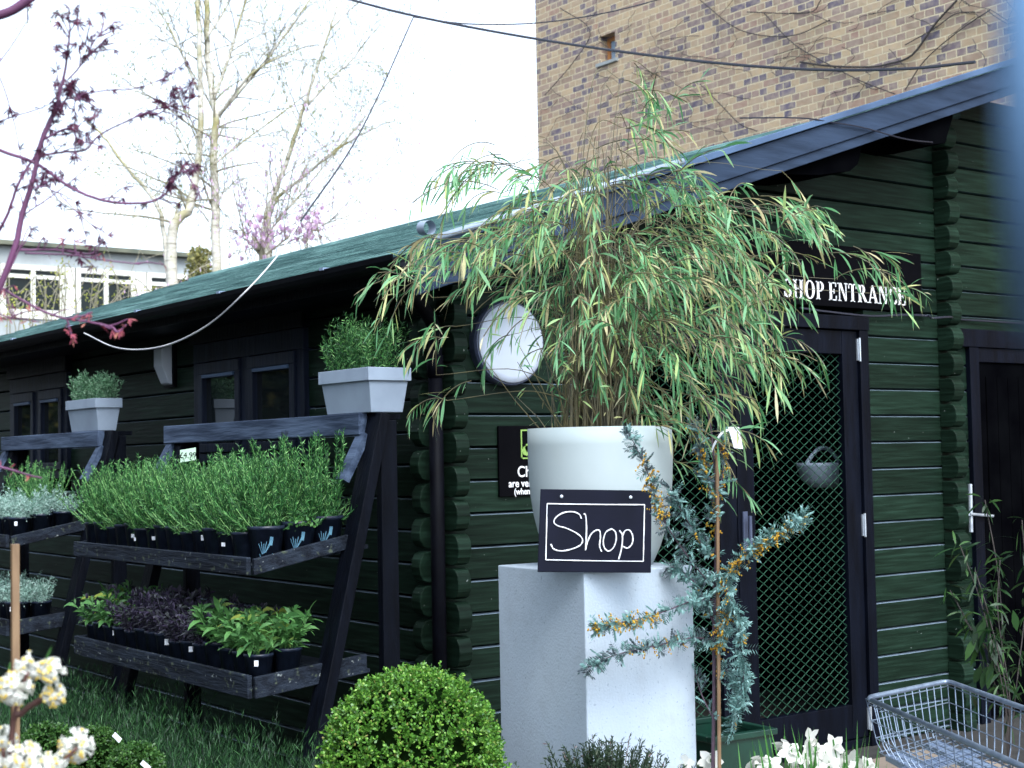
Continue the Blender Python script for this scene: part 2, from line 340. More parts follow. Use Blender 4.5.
sd.energy = 0.8; sd.angle = R_(30); sd.color = (1, .99, .97); so.rotation_euler = SUN.to_track_quat('Z', 'Y').to_euler()
sc.view_settings.view_transform = 'Standard'; sc.view_settings.look = 'None'; sc.view_settings.exposure = 1.7; sc.view_settings.gamma = 1.0
sc.cycles.max_bounces = 6; sc.cycles.transparent_max_bounces = 8; sc.cycles.use_denoising = True

# ---------------------------------------------------------------- ground
g = MB(); g.add([(-300, -300, 0), (300, -300, 0), (300, 300, 0), (-300, 300, 0)], [(0, 1, 2, 3)])
tag(g.build('ground', M['ground']), kind='structure')
g = MB(); g.add([(-.6, -2.9, .004), (2.7, -2.9, .004), (2.7, -.25, .004), (-.6, -.25, .004)], [(0, 1, 2, 3)])
tag(g.build('path', M['paving']), kind='structure')

# ---------------------------------------------------------------- log cabin
H = .138; SL = .333
def roofz(X): return 2.42 + SL * X
cabin = thing('log_cabin', 'dark green log cabin shop with green felt roof and slate blue barge board', 'log cabin', (0, 0, 0))
CH = .007
def log_x(mb, x0, x1, z0, z1, Y=0, T=.07, slope=False):
    """log along X, outer face at Y facing -Y, chamfered edges"""
    x0b = x0
    pr = [(Y + T, z0), (Y + .024, z0 + .004), (Y, z0 + .009), (Y, z1 - .0065), (Y + .024, z1 - .001), (Y + T, z1 - .001)]
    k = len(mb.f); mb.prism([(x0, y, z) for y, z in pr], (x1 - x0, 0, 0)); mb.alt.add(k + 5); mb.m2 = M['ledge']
def log_y(mb, y0, y1, z0, z1, X=0, T=.07):
    pr = [(X + T, z0), (X + .024, z0 + .004), (X, z0 + .009), (X, z1 - .0065), (X + .024, z1 - .001), (X + T, z1 - .001)]
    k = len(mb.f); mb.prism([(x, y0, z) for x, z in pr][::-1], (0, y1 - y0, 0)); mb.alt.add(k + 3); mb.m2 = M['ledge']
gw = MB(); zb = 1.543 - 12 * H
opens = [(.74, 2.655, 2.19), (3.50, 4.50, 2.06)]
for n in range(0, 26):
    z0 = zb + n * H; z1 = z0 + H
    if z0 > 3.5: break
    a = 0.0; e = 6.6
    if z1 > 2.30: a = (z1 - 2.30) / SL
    z0c = max(z0, 0.0)
    segs = [(a, e)]
    for o0, o1, oz in opens:
        ns = []
        for s0, s1 in segs:
            if z0 < oz - .03 and s0 < o1 and s1 > o0:
                if s0 < o0: ns.append((s0, o0))
                if s1 > o1: ns.append((o1, s1))
            else: ns.append((s0, s1))
        segs = ns
    for s0, s1 in segs: log_x(gw, s0, s1, z0c, z1)
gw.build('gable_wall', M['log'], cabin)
sw = MB(); zs = 1.474 - 11 * H
wins = [(1.10, 2.31, 1.50, 2.13), (4.20, 5.30, 1.42, 2.10)]
for n in range(0, 17):
    z0 = zs + n * H; z1 = z0 + H
    segs = [(.001, 6.5)]
    for o0, o1, oz0, oz1 in wins:
        ns = []
        for s0, s1 in segs:
            if z1 > oz0 and z0 < oz1 - .03 and s0 < o1 and s1 > o0:
                if s0 < o0: ns.append((s0, o0))
                if s1 > o1: ns.append((o1, s1))
            else: ns.append((s0, s1))
        segs = ns
    for s0, s1 in segs: log_y(sw, s0 + .071 if s0 < .01 else s0, s1, z0, z1)
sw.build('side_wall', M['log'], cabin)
# plain backs and inner floor
bk = MB(); bk.box((.1, 6.45, 0), (4.3, 6.52, 2.3)); bk.box((4.15, .09, 0), (4.22, 6.44, 2.3)); bk.build('rear_wall', M['log'], cabin)
# log ends at the corners
def ends(name, X0, Y0, axis, joints0, n, T=.066, out=.108):
    mb = MB()
    for i in range(n):
        z0 = joints0 + i * H + .004; z1 = z0 + H - .008; zc = (z0 + z1) / 2; hh = (z1 - z0) / 2
        pr = [(0.0, -hh * .92), (-out * .55, -hh)]
        for k in range(7):
            th = -math.pi / 2 + math.pi * k / 6; pr.append((-out * .62 - out * .38 * math.cos(th), hh * math.sin(th) * .97))
        pr += [(-out * .55, hh), (0.0, hh * .92)]
        pr = [pr[0]] + pr[2:-2] + [pr[-1]]
        j = rnd(-.006, .006)
        if axis == 'Y': mb.prism([(X0, Y0 + o + j * (o < -.01), zc + z) for o, z in pr], (T, 0, 0))
        else: mb.prism([(X0 + o + j * (o < -.01), Y0, zc + z) for o, z in pr][::-1], (0, T, 0))
    return mb.build(name, M['log'], cabin, bevel=.004)
ends('corner_log_ends', .002, .0, 'Y', 1.474 - 11 * H, 17)
ends('corner_log_ends', .0, .002, 'X', 1.543 - 12 * H, 17)
ends('corner_log_ends', 3.26, .0, 'Y', 1.474 - 11 * H, 24, T=.085)
# roof: rows of felt shingles
def felt(mb, x0, x1, y0, y1, zf, rows, dirx=1):
    for i in range(rows):
        a = x0 + (x1 - x0) * i / rows; b_ = x0 + (x1 - x0) * (i + 1.06) / rows
        ny = max(2, int((y1 - y0) / .25)); vs = []; fs = []
        for k in range(ny + 1):
            y = y0 + (y1 - y0) * k / ny; w1 = noise.noise(V((a * 3, y * 1.7, 0))) * .006; w2 = noise.noise(V((y * 2.3, a * 5, 3))) * .005
            vs += [V((a, y, zf(a) + .010 + w1)), V((b_, y, zf(b_) + .001 + w2)), V((a, y, zf(a) - .004))]
        for k in range(ny):
            q = 3 * k; fs += [(q, q + 3, q + 4, q + 1), (q + 2, q + 5, q + 3, q)]
        mb.add(vs, fs)
RT = 2.0
rf = MB(); felt(rf, -.34, RT, -.36, 6.72, lambda x: roofz(x) - .02, 20)
rf.prism([(-.33, -.33, roofz(-.33) - .07), (-.33, -.33, roofz(-.33) - .03), (RT, -.33, roofz(RT) - .03), (RT, -.33, roofz(RT) - .07)], (0, 7.02, 0))
rf.prism([(RT, .10, roofz(RT) - .07), (RT, .10, roofz(RT) - .02), (4.4, .10, roofz(RT) - .85), (4.4, .10, roofz(RT) - .90)], (0, 6.6, 0))
rf.tube([(RT, -.36, roofz(RT) - .045), (RT, 6.72, roofz(RT) - .045)], .05, 8)
rf.build('roof', M['felt'], cabin)
fr = MB()
fr.prism([(RT - .05, -.33, roofz(RT) - .10), (RT - .05, -.33, roofz(RT) - .03), (4.9, -.33, roofz(4.9) - .03), (4.9, -.33, roofz(4.9) - .10)], (0, .3, 0))
fr.build('porch_roof', M['felt'], cabin)
# barge board: three stepped pieces
def sloped(mb, x0, x1, top, bot, y0, y1):
    mb.prism([(x0, y0, roofz(x0) + bot), (x1, y0, roofz(x1) + bot), (x1, y0, roofz(x1) + top), (x0, y0, roofz(x0) + top)], (0, y1 - y0, 0))
bb = MB(); sloped(bb, -.36, 4.6, -.028, -.135, -.385, -.36); sloped(bb, -.34, 4.6, -.137, -.185, -.372, -.345); bb.build('barge_board', M['barge'], cabin, bevel=.003)
bb = MB(); sloped(bb, -.36, 4.6, .008, -.022, -.405, -.36); bb.build('barge_trim', M['bargelight'], cabin, bevel=.003)
# white conduit lying along the verge
cp = MB(); cp.tube([(X, -.422, roofz(X) + .012) for X in (-.30, .3, .7, 1.0)], .014, 10)
cp.tube([(-.33, -.44, roofz(-.3) + .05), (-.33, -.39, roofz(-.3) + .055)], .028, 14, cap=False); cp.build('conduit', M['zinc'], cabin, smooth=True)
# soffit, purlin ends
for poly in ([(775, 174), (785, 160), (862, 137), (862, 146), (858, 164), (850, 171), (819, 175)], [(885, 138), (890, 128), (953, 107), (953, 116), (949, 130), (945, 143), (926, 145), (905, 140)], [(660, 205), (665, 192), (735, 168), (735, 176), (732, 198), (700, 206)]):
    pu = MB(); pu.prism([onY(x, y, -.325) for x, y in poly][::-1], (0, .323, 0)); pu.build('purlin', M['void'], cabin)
sb_ = MB(); sb_.prism([(-.30, -.34, roofz(-.30) - .115), (4.5, -.34, roofz(4.5) - .115), (4.5, -.34, roofz(4.5) - .102), (-.30, -.34, roofz(-.30) - .102)], (0, .335, 0)); sb_.build('verge_soffit', M['legs'], cabin)
sf = MB(); sf.box((-.34, -.30, 2.2), (-.02, 6.6, 2.22)); sf.build('soffit', M['trim'], cabin)
# eaves fascia and gutter
fa = MB(); fa.box((-.345, -.34, 2.195), (-.325, 6.7, 2.285)); fa.build('fascia', M['trim'], cabin)
gu = MB(); pr = []
for k in range(9):
    th = math.pi * k / 8; pr.append((-.40 - .052 * math.cos(th), 2.272 - .052 * math.sin(th)))
pr += [(-.40 + .046 * math.cos(th), 2.272 - .046 * math.sin(th)) for th in [math.pi * k / 8 for k in range(9)]]
gu.prism([(x, -.36, z) for x, z in pr], (0, 7.1, 0)); gu.build('gutter', M['black'], cabin)
for y in (.15, 1.1, 2.05, 3.0, 3.95, 4.9):
    gb = MB(); gb.box((-.458, y, 2.268), (-.40, y + .03, 2.279)); gb.build('gutter_bracket', M['steelplate'], cabin)
# downpipe in the corner between the two columns of log ends
dp = MB(); dpx, dpy = -.062, -.060
dp.tube(curve_pts([(-.395, -.30, 2.23), (-.36, -.28, 2.18), (-.16, -.13, 2.10), (dpx, dpy, 2.02), (dpx, dpy, 1.90)], 5), .028, 12); dp.tube([(dpx, dpy, 1.9), (dpx, dpy, .05)], .029, 14)
dp.tube([(dpx, dpy, 1.92), (dpx, dpy, 1.83)], .034, 14); dp.build('downpipe', M['black'], cabin, smooth=True)

# side windows
def window(o0, o1, z0, z1):
    fo = thing_part = MB(); D0 = -.03
    fo.box((D0, o0, z1 - .10), (.05, o1, z1)); fo.box((D0, o0, z0), (.05, o1, z0 + .05))
    for y in (o0, o1 - .07, (o0 + o1) / 2 - .045): fo.box((D0 + .002, y, z0 + .05), (.05, y + (.07 if y != (o0 + o1) / 2 - .045 else .09), z1 - .10))
    wf = fo.build('window', M['frame'], cabin, bevel=.003)
    hb = MB(); hb.box((-.045, o0 - .02, z1 + .002), (-.002, o1 + .02, z1 + .11)); hb.build('head_board', M['trim'], wf, bevel=.003)
    mid = (o0 + o1) / 2
    for a, b_ in ((o0 + .075, mid - .05), (mid + .05, o1 - .075)):
        s_ = MB(); X = -.012
        s_.box((X - .03, a, z1 - .165), (X + .02, b_, z1 - .105)); s_.box((X - .03, a, z0 + .055), (X + .02, b_, z0 + .10))
        s_.box((X - .028, a, z0 + .10), (X + .02, a + .05, z1 - .165)); s_.box((X - .028, b_ - .05, z0 + .10), (X + .02, b_, z1 - .165))
        so_ = s_.build('sash', M['frame'], wf, bevel=.003)
        p = MB(); p.box((X, a + .05, z0 + .10), (X + .006, b_ - .05, z1 - .165)); p.build('pane', M['oliveglass'], wf)
        bl = MB(); bl.box((X - .035, a + .06, z1 - .185), (X - .004, b_ - .06, z1 - .168)); bl.build('drip_bar', M['bargelight'], wf)
for o0, o1, z0, z1 in wins: window(o0, o1, z0, z1)
for a_, c_ in (((.2, 1.0, 1.3), (.22, 1.59, 2.25)), ((.2, 4.0, 1.3), (.22, 5.5, 2.25)), ((.3, 1.6, 0), (4.1, 1.62, 2.3))):
    inn = MB(); inn.box(a_, c_); inn.build('shade_partition', M['void'], cabin)

# double mesh door
def door_leaf(x0, x1, hinge):
    d = MB(); Y0, Y1 = -.012, .035; st = .115; top = 2.115; bot = .05
    d.box((x0, Y0, bot), (x0 + st, Y1, top)); d.box((x1 - st, Y0, bot), (x1, Y1, top))
    d.box((x0 + st, Y0 + .002, top - .12), (x1 - st, Y1, top)); d.box((x0 + st, Y0 + .002, bot), (x1 - st, Y1, .22))
    leaf = d.build('door', M['trim'], cabin, bevel=.003)
    a, b_, z0, z1 = x0 + st, x1 - st, .22, top - .12
    mw = MB(); p = .070; q = .046; Y = .012
    # expanded diamond wire
    k = -int((z1 - z0) / q) - 2
    segs = []
    n = int((b_ - a) / p) + int((z1 - z0) / q) + 4
    for i in range(-n, n):
        for sgn in (1, -1):
            # line: z = z0 + sgn*(q/p)*(x - (a + i*p))
            pts = []
            m_ = sgn * q / p; xs = a + i * p
            lo, hi = a, b_
            xa = xs + (0) / m_; xb = xs + (z1 - z0) / m_
            l2, h2 = min(xa, xb), max(xa, xb)
            lo = max(lo, l2); hi = min(hi, h2)
            if hi - lo < .01: continue
            mw.tube([(lo, Y + .002 * sgn, z0 + m_ * (lo - xs)), (hi, Y + .002 * sgn, z0 + m_ * (hi - xs))], .0019, 4, cap=False)
    mw.build('mesh_panel', M['wiregreen'], leaf)
    if hinge:
        for z in (2.02, 1.12, .14):
            h = MB(); h.box((x1 - .008, -.022, z - .055), (x1 + .016, -.0125, z + .055)); h.tube([(x1 + .004, -.026, z - .06), (x1 + .004, -.026, z + .06)], .006, 8); h.build('hinge', M['hinge'], leaf)
    return leaf
door_leaf(.80, 1.688, False); rl = door_leaf(1.694, 2.585, True)
hd = MB(); hd.tube([(1.735, -.05, 1.05), (1.735, -.05, 1.20)], .009, 8); hd.box((1.72, -.02, 1.03), (1.75, -.0125, 1.22)); hd.build('handle', M['greyrim'], rl)
df = MB(); df.box((.74, -.03, 0), (.797, .05, 2.12)); df.box((2.588, -.03, 0), (2.655, .05, 2.12)); df.box((.735, -.034, 2.12), (2.66, .05, 2.19)); df.box((.74, -.02, 0.004), (2.655, .05, .045))
df.build('door_frame', M['trim'], cabin, bevel=.003)
# second plain door right of the inner corner
d2 = MB(); d2.box((3.50, -.03, 0), (3.58, .05, 2.06)); d2.box((4.42, -.03, 0), (4.50, .05, 2.06)); d2.box((3.42, -.034, 2.061), (4.6, -.003, 2.16)); d2.box((3.581, -.02, 1.98), (4.419, .05, 2.059))
d2o = d2.build('door_frame', M['trim'], cabin, bevel=.003)
d3 = MB(); d3.box((3.585, -.006, .03), (4.415, .04, 1.975))
for i in range(7): d3.box((3.66 + i * .1, -.014, .15), (3.755 + i * .1, -.005, 1.9))
d3o = d3.build('door', M['void'], cabin)
h2 = MB(); a = onY(970, 514, -.05); h2.tube([a, onY(993, 516, -.05)], .008, 8); h2.tube([onY(970, 484, -.03), onY(971, 532, -.03)], .012, 8); h2.tube([onY(970, 514, -.02), a], .01, 8)
h2.build('handle', M['hinge'], d3o)

# basket seen inside the door
bi = thing('wicker_basket', 'pale basket hanging in the dark behind the door mesh', 'basket', tuple(onY(822, 470, .28)))
bc = onY(824, 474, .28)
b_ = MB(); b_.lathe([(.07, -.07), (.12, -.03), (.145, .04), (.15, .06), (.14, .06), (.11, -.02)], bc, 20); b_.build('bowl', M['zinc'], bi, smooth=True)
b_ = MB(); b_.tube([bc + V((-.14 + .28 * k / 10, 0, .05 + .09 * math.sin(math.pi * k / 10))) for k in range(11)], .012, 6); b_.build('handle', M['zinc'], bi, smooth=True)

# ---------------------------------------------------------------- round lamp, wedge lamp
lp = onY(504, 344, 0)
lamp = thing('wall_lamp', 'round white bulkhead lamp with dark rim on the log wall', 'lamp', tuple(lp))
RYm = Matrix.Rotation(R_(90), 3, 'X')
l_ = MB(); l_.lathe([(.182, 0), (.182, .035), (.176, .048), (.150, .050)], lp, 40, RYm); l_.build('rim', M['greyrim'], lamp, smooth=False)
l_ = MB(); l_.lathe([(.170, .05), (.167, .056), (.14, .060), (.07, .064), (.01, .065)], lp, 40, RYm); l_.build('diffuser', M['white'], lamp, smooth=True)
w0 = onX(172, 364, 0)
wl = thing('wall_lamp', 'white wedge shaped wall lamp under the eaves left of the window', 'lamp', tuple(w0))
l_ = MB(); zt, zbm = w0.z + .115, w0.z - .12
prf = [(-.022, zt - .01), (-.085, zt - .035), (-.085, zt - .13), (-.045, zbm + .012), (-.022, zbm)]
l_.prism([(x, w0.y - .055, z) for x, z in prf], (0, .11, 0)); l_.build('diffuser', M['white'], wl, bevel=.006)
l_ = MB(); l_.box((-.02, w0.y - .07, zbm - .01), (-.002, w0.y + .07, zt + .005)); l_.build('back_plate', M['black'], wl)

# ---------------------------------------------------------------- serif letters
def serif_text(mb, s, org, ux, uz, nrm, h):
    """bold roman capitals as polygon strokes; org lower left, h cap height"""
    T = .008
    def poly(pts): mb.prism([org + ux * (x * h) + uz * (y * h) for x, y in pts], nrm * .003)
    def bar(x0, y0, x1, y1): poly([(x0, y0), (x1, y0), (x1, y1), (x0, y1)])
    def arc(cx, cy, rx, ry, a0, a1, tw, th, n=14):
        for k in range(n):
            t0 = R_(a0 + (a1 - a0) * k / n); t1 = R_(a0 + (a1 - a0) * (k + 1) / n)
            def io(t):
                w_ = th + (tw - th) * abs(math.cos(t)) ** 1.3
                return (cx + rx * math.cos(t), cy + ry * math.sin(t)), (cx + (rx - w_) * math.cos(t), cy + (ry - w_) * math.sin(t))
            o0, i0 = io(t0); o1, i1 = io(t1); poly([i0, o0, o1, i1])
    def stem(x, w=.17):
        bar(x, 0, x + w, 1); bar(x - .07, 0, x + w + .07, .05); bar(x - .07, .95, x + w + .07, 1)
    x = 0
    def adv(k): nonlocal org; org = org + ux * (k * h)
    for ch in s:
        if ch == ' ': adv(.3)
        elif ch == 'S':
            arc(.30, .735, .25, .265, 20, 270, .15, .06); arc(.30, .265, .28, .265, -160, 90, .15, .06); bar(.48, .68, .53, .95); bar(.04, .05, .09, .32); adv(.70)
        elif ch == 'H': stem(.1); stem(.58); bar(.27, .47, .58, .54); adv(.93)
        elif ch == 'O': arc(.42, .5, .38, .51, 0, 360, .18, .05, 26); adv(.90)
        elif ch == 'P': stem(.1); arc(.32, .72, .32, .28, -90, 90, .17, .055); bar(.27, .945, .34, 1); bar(.27, .44, .34, .495); adv(.72)
        elif ch == 'E': stem(.1); bar(.27, .94, .62, 1); bar(.27, 0, .64, .06); bar(.27, .48, .46, .54); bar(.58, .76, .63, 1); bar(.60, 0, .65, .26); bar(.44, .38, .48, .64); adv(.76)
        elif ch == 'N': bar(.12, 0, .17, 1); bar(.04, 0, .27, .05); bar(0, .95, .2, 1); bar(.66, 0, .71, 1); bar(.56, .95, .82, 1); poly([(.12, 1), (.60, 0), (.71, 0), (.30, 1)]); adv(.90)
        elif ch == 'T': bar(.25, 0, .42, 1); bar(.16, 0, .51, .05); bar(0, .94, .67, 1); bar(0, .73, .05, 1); bar(.62, .73, .67, 1); adv(.76)
        elif ch == 'R': stem(.1); arc(.32, .73, .30, .27, -90, 90, .17, .055); bar(.27, .945, .34, 1); bar(.27, .46, .34, .515); poly([(.34, .48), (.60, 0), (.80, 0), (.50, .50)]); bar(.60, 0, .86, .05); adv(.86)
        elif ch == 'A': poly([(.36, 1), (.64, 0), (.83, 0), (.46, 1)]); poly([(.10, 0), (.16, 0), (.43, .93), (.37, .97)]); bar(.2, .28, .62, .34); bar(0, 0, .26, .05); bar(.56, 0, .90, .05); adv(.90)
        elif ch == 'C': arc(.42, .5, .38, .51, 42, 318, .18, .05, 22); bar(.66, .66, .71, .98); bar(.68, .12, .71, .30); adv(.80)
sg = thing('shop_sign', 'long black sign above the door reading SHOP ENTRANCE in white', 'sign', tuple(onY(820, 300, -.012)))
x1 = 3.12; x0s = 1.72; zs0, zs1 = 2.235, 2.552
s_ = MB(); s_.box((x0s, -.016, zs0), (x1, -.002, zs1)); s_.build('board', M['sign'], sg, bevel=.002)
tx = MB(); a0 = onY(784, 300, -.018); a1 = onY(906, 307, -.018)
L = 11.0 * .8
hcap = .092; total = (.70 + .93 + .90 + .72 + .3 + .76 + .90 + .76 + .86 + .90 + .90 + .80 + .72)
sx = (a1.x - a0.x) / (total * hcap)
st_z = onY(906, 305.5, -.018).z
serif_text(tx, 'SHOP ENTRANCE', V((a0.x, -.0165, st_z)), V((sx, 0, 0)), V((0, 0, 1)), V((0, -1, 0)), hcap)
tx.build('lettering', M['chalk'], sg)

def text_mesh(name, body, loc, size, m_, parent, rot=(R_(90), 0, 0), align='CENTER', sx=1.0):
    cu = bpy.data.curves.new('t', 'FONT'); cu.body = body; cu.size = size; cu.extrude = .0008; cu.offset = .0006; cu.align_x = align
    to = bpy.data.objects.new('t', cu); C.objects.link(to); bpy.context.view_layer.update()
    me = bpy.data.meshes.new_from_object(to); C.objects.unlink(to); bpy.data.objects.remove(to)
    me.materials.clear(); me.materials.append(m_); me.name = name
    o = bpy.data.objects.new(name, me); C.objects.link(o); o.parent = parent
    o.matrix_basis = parent_world(parent).inverted() @ Matrix.Translation(V(loc)) @ Matrix(((sx, 0, 0, 0), (0, 1, 0, 0), (0, 0, 1, 0), (0, 0, 0, 1))) @ Matrix.Rotation(R_(90), 4, 'X')
    return o
n0 = onY(498, 426, -.01); n1 = onY(498, 497, -.01)
ns = thing('notice_sign', 'black wall notice with white text and green emblem behind the tall planter', 'sign', (n0.x + .24, -.01, n1.z))
s_ = MB(); s_.box((n0.x, -.014, n1.z), (n0.x + .50, -.002, n0.z)); s_.build('board', M['sign'], ns, bevel=.002)
cxn = n0.x + .200
def serif_line(name, txt, y_px, size):
    z = onY(515, y_px, -.01).z
    text_mesh(name, txt, (cxn, -.0155, z), size, M['chalk'], ns, sx=.92)
serif_line('lettering', 'Children', 477, .066); serif_line('lettering', 'are very welcome', 487, .046); serif_line('lettering', '(when supervised)', 494.5, .037)
em = MB(); a = onY(521, 459, -.015); b2 = onY(521, 431, -.015)
for q0, q1 in (((a.x, a.z), (a.x + .14, a.z + .006)), ((a.x, b2.z), (a.x + .14, b2.z + .006)), ((a.x, a.z), (a.x + .006, b2.z)), ((a.x + .134, a.z), (a.x + .14, b2.z))):
    em.box((q0[0], -.0172, min(q0[1], q1[1])), (q1[0], -.0145, max(q0[1], q1[1])))
for k in range(5): em.prism([(a.x + .03 + .05 * math.cos(t) * .5 + .016 * k, -.0165, a.z + .035 + .012 * k + .022 * math.sin(t)) for t in [i * math.pi / 4 for i in range(8)]], (0, .002 + .0002 * k, 0))
em.build('emblem', mat('lime_print', (.25, .40, .10), (.18, .32, .06), 10, .6), ns)

# ---------------------------------------------------------------- pedestal, planter, chalkboard
p0 = P(584, 573, 4.6); PZ = p0.z
ang = R_(-3); S = .435
ux = V((math.cos(ang), math.sin(ang), 0)); uy = V((-math.sin(ang), math.cos(ang), 0))
c0 = V((p0.x, p0.y, 0))
ped = MB(); q = [c0, c0 + ux * S, c0 + ux * S + uy * (S + .05), c0 + uy * (S + .05)]
ped.prism(q, (0, 0, PZ))
pd = ped.build('pedestal', M['conc'], bevel=.004); tag(pd, 'square pale concrete plinth carrying the tall planter and the chalkboard', 'pedestal')
pc = c0 + ux * (S / 2 + .03) + uy * (S / 2 + .045)
pc = V((pc.x, pc.y, PZ))
# keep planter centred on its pixel column
d_ = (pc - CAM).dot(-RZ); tgt = P(601, 500, d_); pc = V((tgt.x, tgt.y, PZ + .001))
rimz = P(601, 428, d_).z - PZ
RT_ = 73.5 / F * d_; RB_ = 50 / F * d_
pl = thing('tall_planter', 'tall pale tapered planter holding the bamboo on the plinth', 'planter', tuple(pc))
prof = []
for k in range(9):
    t = k / 8; prof.append((RB_ + (RT_ - RB_) * (1 - (1 - t) ** 3.2) - .004 * t, rimz * t))
prof += [(RT_ - .022, rimz), (RT_ - .026, rimz - .05), (.01, rimz - .052)]
b_ = MB(); b_.lathe([(0.01, 0)] + prof, pc, 56); b_.build('planter_body', M['glaze'], pl, smooth=True)
b_ = MB(); b_.lathe([(.01, rimz - .05), (RT_ - .03, rimz - .045), (RT_ - .04, rimz - .03), (.01, rimz - .02)], pc, 30); b_.build('soil', M['soil'], pl, smooth=True)
# chalkboard
fw = V((-RZ.x, -RZ.y, 0)).normalized(); rt = V((RX.x, RX.y, 0)).normalized()
bo = P(594.5, 573, 4.585); bo.z = PZ + .002
lean = (V((0, 0, 1)) + fw * .09).normalized(); nb = rt.cross(lean).normalized()  # points away or toward
if nb.dot(fw) > 0: nb = -nb
def onB(x, y, off=0.0):
    q = ray(x, y); o = bo + nb * off; return CAM + q * ((o - CAM).dot(nb) / q.dot(nb))
cb = thing('chalkboard', 'black framed chalkboard reading Shop leaning on the planter', 'sign', tuple(bo))
b_ = MB(); cs = [onB(537.5, 572), onB(651, 572.8), onB(651.8, 490.5), onB(540.5, 489)]; b_.prism(cs, -nb * .018); b_.build('board', M['slate'], cb, bevel=.002)
def cpx(x, y): return 460 + x / 3.94, 470 + y / 3.94
def stroke(mb, pts, w=1.0, sm=True):
    q = [onB(*cpx(x, y), off=.002) for x, y in pts]
    if sm: q = curve_pts(q, 5)
    mb.tube(q, [.0020 * w * rnd(.75, 1.2) for _ in q], 6)
ch = MB()
for e in range(4):
    cc = [(343, 133), (727, 137), (722, 360), (338, 354)]; a, b2 = cc[e], cc[(e + 1) % 4]
    stroke(ch, [a, ((a[0] + b2[0]) / 2, (a[1] + b2[1]) / 2 + 1), b2], .9)
ch.build('chalk_border', M['chalk'], cb)
ch = MB()
stroke(ch, [(478, 192), (470, 175), (445, 165), (410, 168), (380, 185), (370, 205), (385, 220), (420, 230), (460, 250), (482, 272), (475, 295), (440, 312), (400, 319), (370, 312), (357, 292)], 1.1)
stroke(ch, [(487, 172), (495, 180), (498, 220), (497, 270), (494, 316)], 1.1)
stroke(ch, [(494, 316), (500, 290), (515, 255), (535, 238), (550, 240), (553, 265), (550, 300), (558, 322)], 1.1)
stroke(ch, [(598, 232), (575, 245), (565, 275), (568, 305), (585, 320), (605, 305), (615, 275), (612, 245), (598, 232)], 1.1)
stroke(ch, [(628, 238), (640, 260), (636, 310), (625, 352)], 1.1)
stroke(ch, [(638, 265), (650, 240), (668, 238), (680, 260), (678, 290), (660, 308), (640, 300)], 1.1)
ch.build('lettering', M['chalk'], cb)
for x, y in ((400, 105), (672, 108)):
    s_ = MB(); s_.lathe([(.005, 0), (.005, .003), (.002, .004)], onB(*cpx(x, y), off=.001), 10, (V((0, 0, 1)).rotation_difference(nb)).to_matrix()); s_.build('screw', M['hinge'], cb)

# ---------------------------------------------------------------- bamboo
bam = thing('bamboo', 'arching bamboo with green and straw leaves growing in the tall planter', 'bamboo', (pc.x, pc.y, pc.z + rimz - .05))
bl = MB(); cu = MB(); BD = (pc - CAM).dot(-RZ)
cl = [(590, 262, 118, 46, 62), (690, 266, 92, 52, 70), (745, 205, 72, 24, 26), (742, 328, 44, 42, 28), (685, 355, 56, 42, 26), (490, 240, 72, 20, 22), (400, 262, 18, 16, 5),
      (530, 178, 68, 40, 26), (462, 155, 22, 24, 9), (648, 105, 32, 42, 9), (640, 172, 80, 22, 24), (868, 252, 40, 6, 4), (900, 276, 14, 8, 2), (645, 80, 18, 14, 3), (575, 300, 50, 34, 20), (455, 335, 40, 16, 4), (440, 385, 20, 12, 2),
      (708, 430, 30, 40, 9), (610, 335, 62, 34, 24), (540, 222, 62, 22, 18), (420, 240, 26, 16, 5), (805, 345, 12, 14, 2), (820, 205, 20, 14, 3), (660, 400, 30, 26, 8)]
base_c = V((pc.x, pc.y, pc.z + rimz - .04)); nodes_ = []
for (cx, cy, rx, ry, n) in cl:
    for i in range(int(n * (1.02 if n > 20 else 1))):
        th = rnd(0, 2 * math.pi); rr = math.sqrt(rnd(0, 1)); x = cx + rx * rr * math.cos(th); y = cy + ry * rr * math.sin(th)
        dep = BD + random.gauss(0, .22) * (1 if n > 10 else .6); dep = min(max(dep, BD - .55), BD + .42)
        p = P(x, y, dep); out = V((p.x - pc.x, p.y - pc.y, 0)); out = out.normalized() if out.length > .01 else V((1, 0, 0))
        big = n <= 8; d = (out * rnd(.5, 1.2) + V((random.gauss(0, .35), random.gauss(0, .35), rnd(-.35, .65)))).normalized()
        Lt = rnd(.13, .34); q = p - d * Lt * .5; pts = [q.copy()]; k = random.randint(7, 12); dd = d.copy()
        for j in range(k):
            q = q + dd * (Lt / k); pts.append(q.copy()); dd = (dd + V((0, 0, -.15))).normalized()
            for s_ in range(random.choice((1, 1, 2, 2))):
                ld = (dd * .8 + rdir() * .6 + V((0, 0, rnd(-1.05, .25)))).normalized()
                LL = rnd(.035, .115); bl.leaf(q, ld, LL, LL * rnd(.06, .105), rnd(.05, .38), seg=4)
        cu.tube(pts, [.0017] * len(pts), 4, cap=False); nodes_.append((pts[0], n))
random.shuffle(nodes_)
for i, (p, n) in enumerate(nodes_):
    if (i > 190 and n > 8) or (n in (2, 4) and i % 2): continue
    a = rnd(0, 2 * math.pi); r0 = rnd(0, .13)
    b0 = base_c + V((r0 * math.cos(a), r0 * math.sin(a), 0)); h = p - b0
    hi = max(h.z, .15) + (rnd(.02, .12) if n > 10 else .02)
    m1 = b0 + V((h.x * .10, h.y * .10, hi * .5)); m2 = b0 + V((h.x * .45, h.y * .45, hi * .98))
    pts = curve_pts([b0, m1, m2, p], 6); r = rnd(.0014, .0030); cu.tube(pts, [r * (1 - .6 * k / len(pts)) for k in range(len(pts))], 4, cap=False)
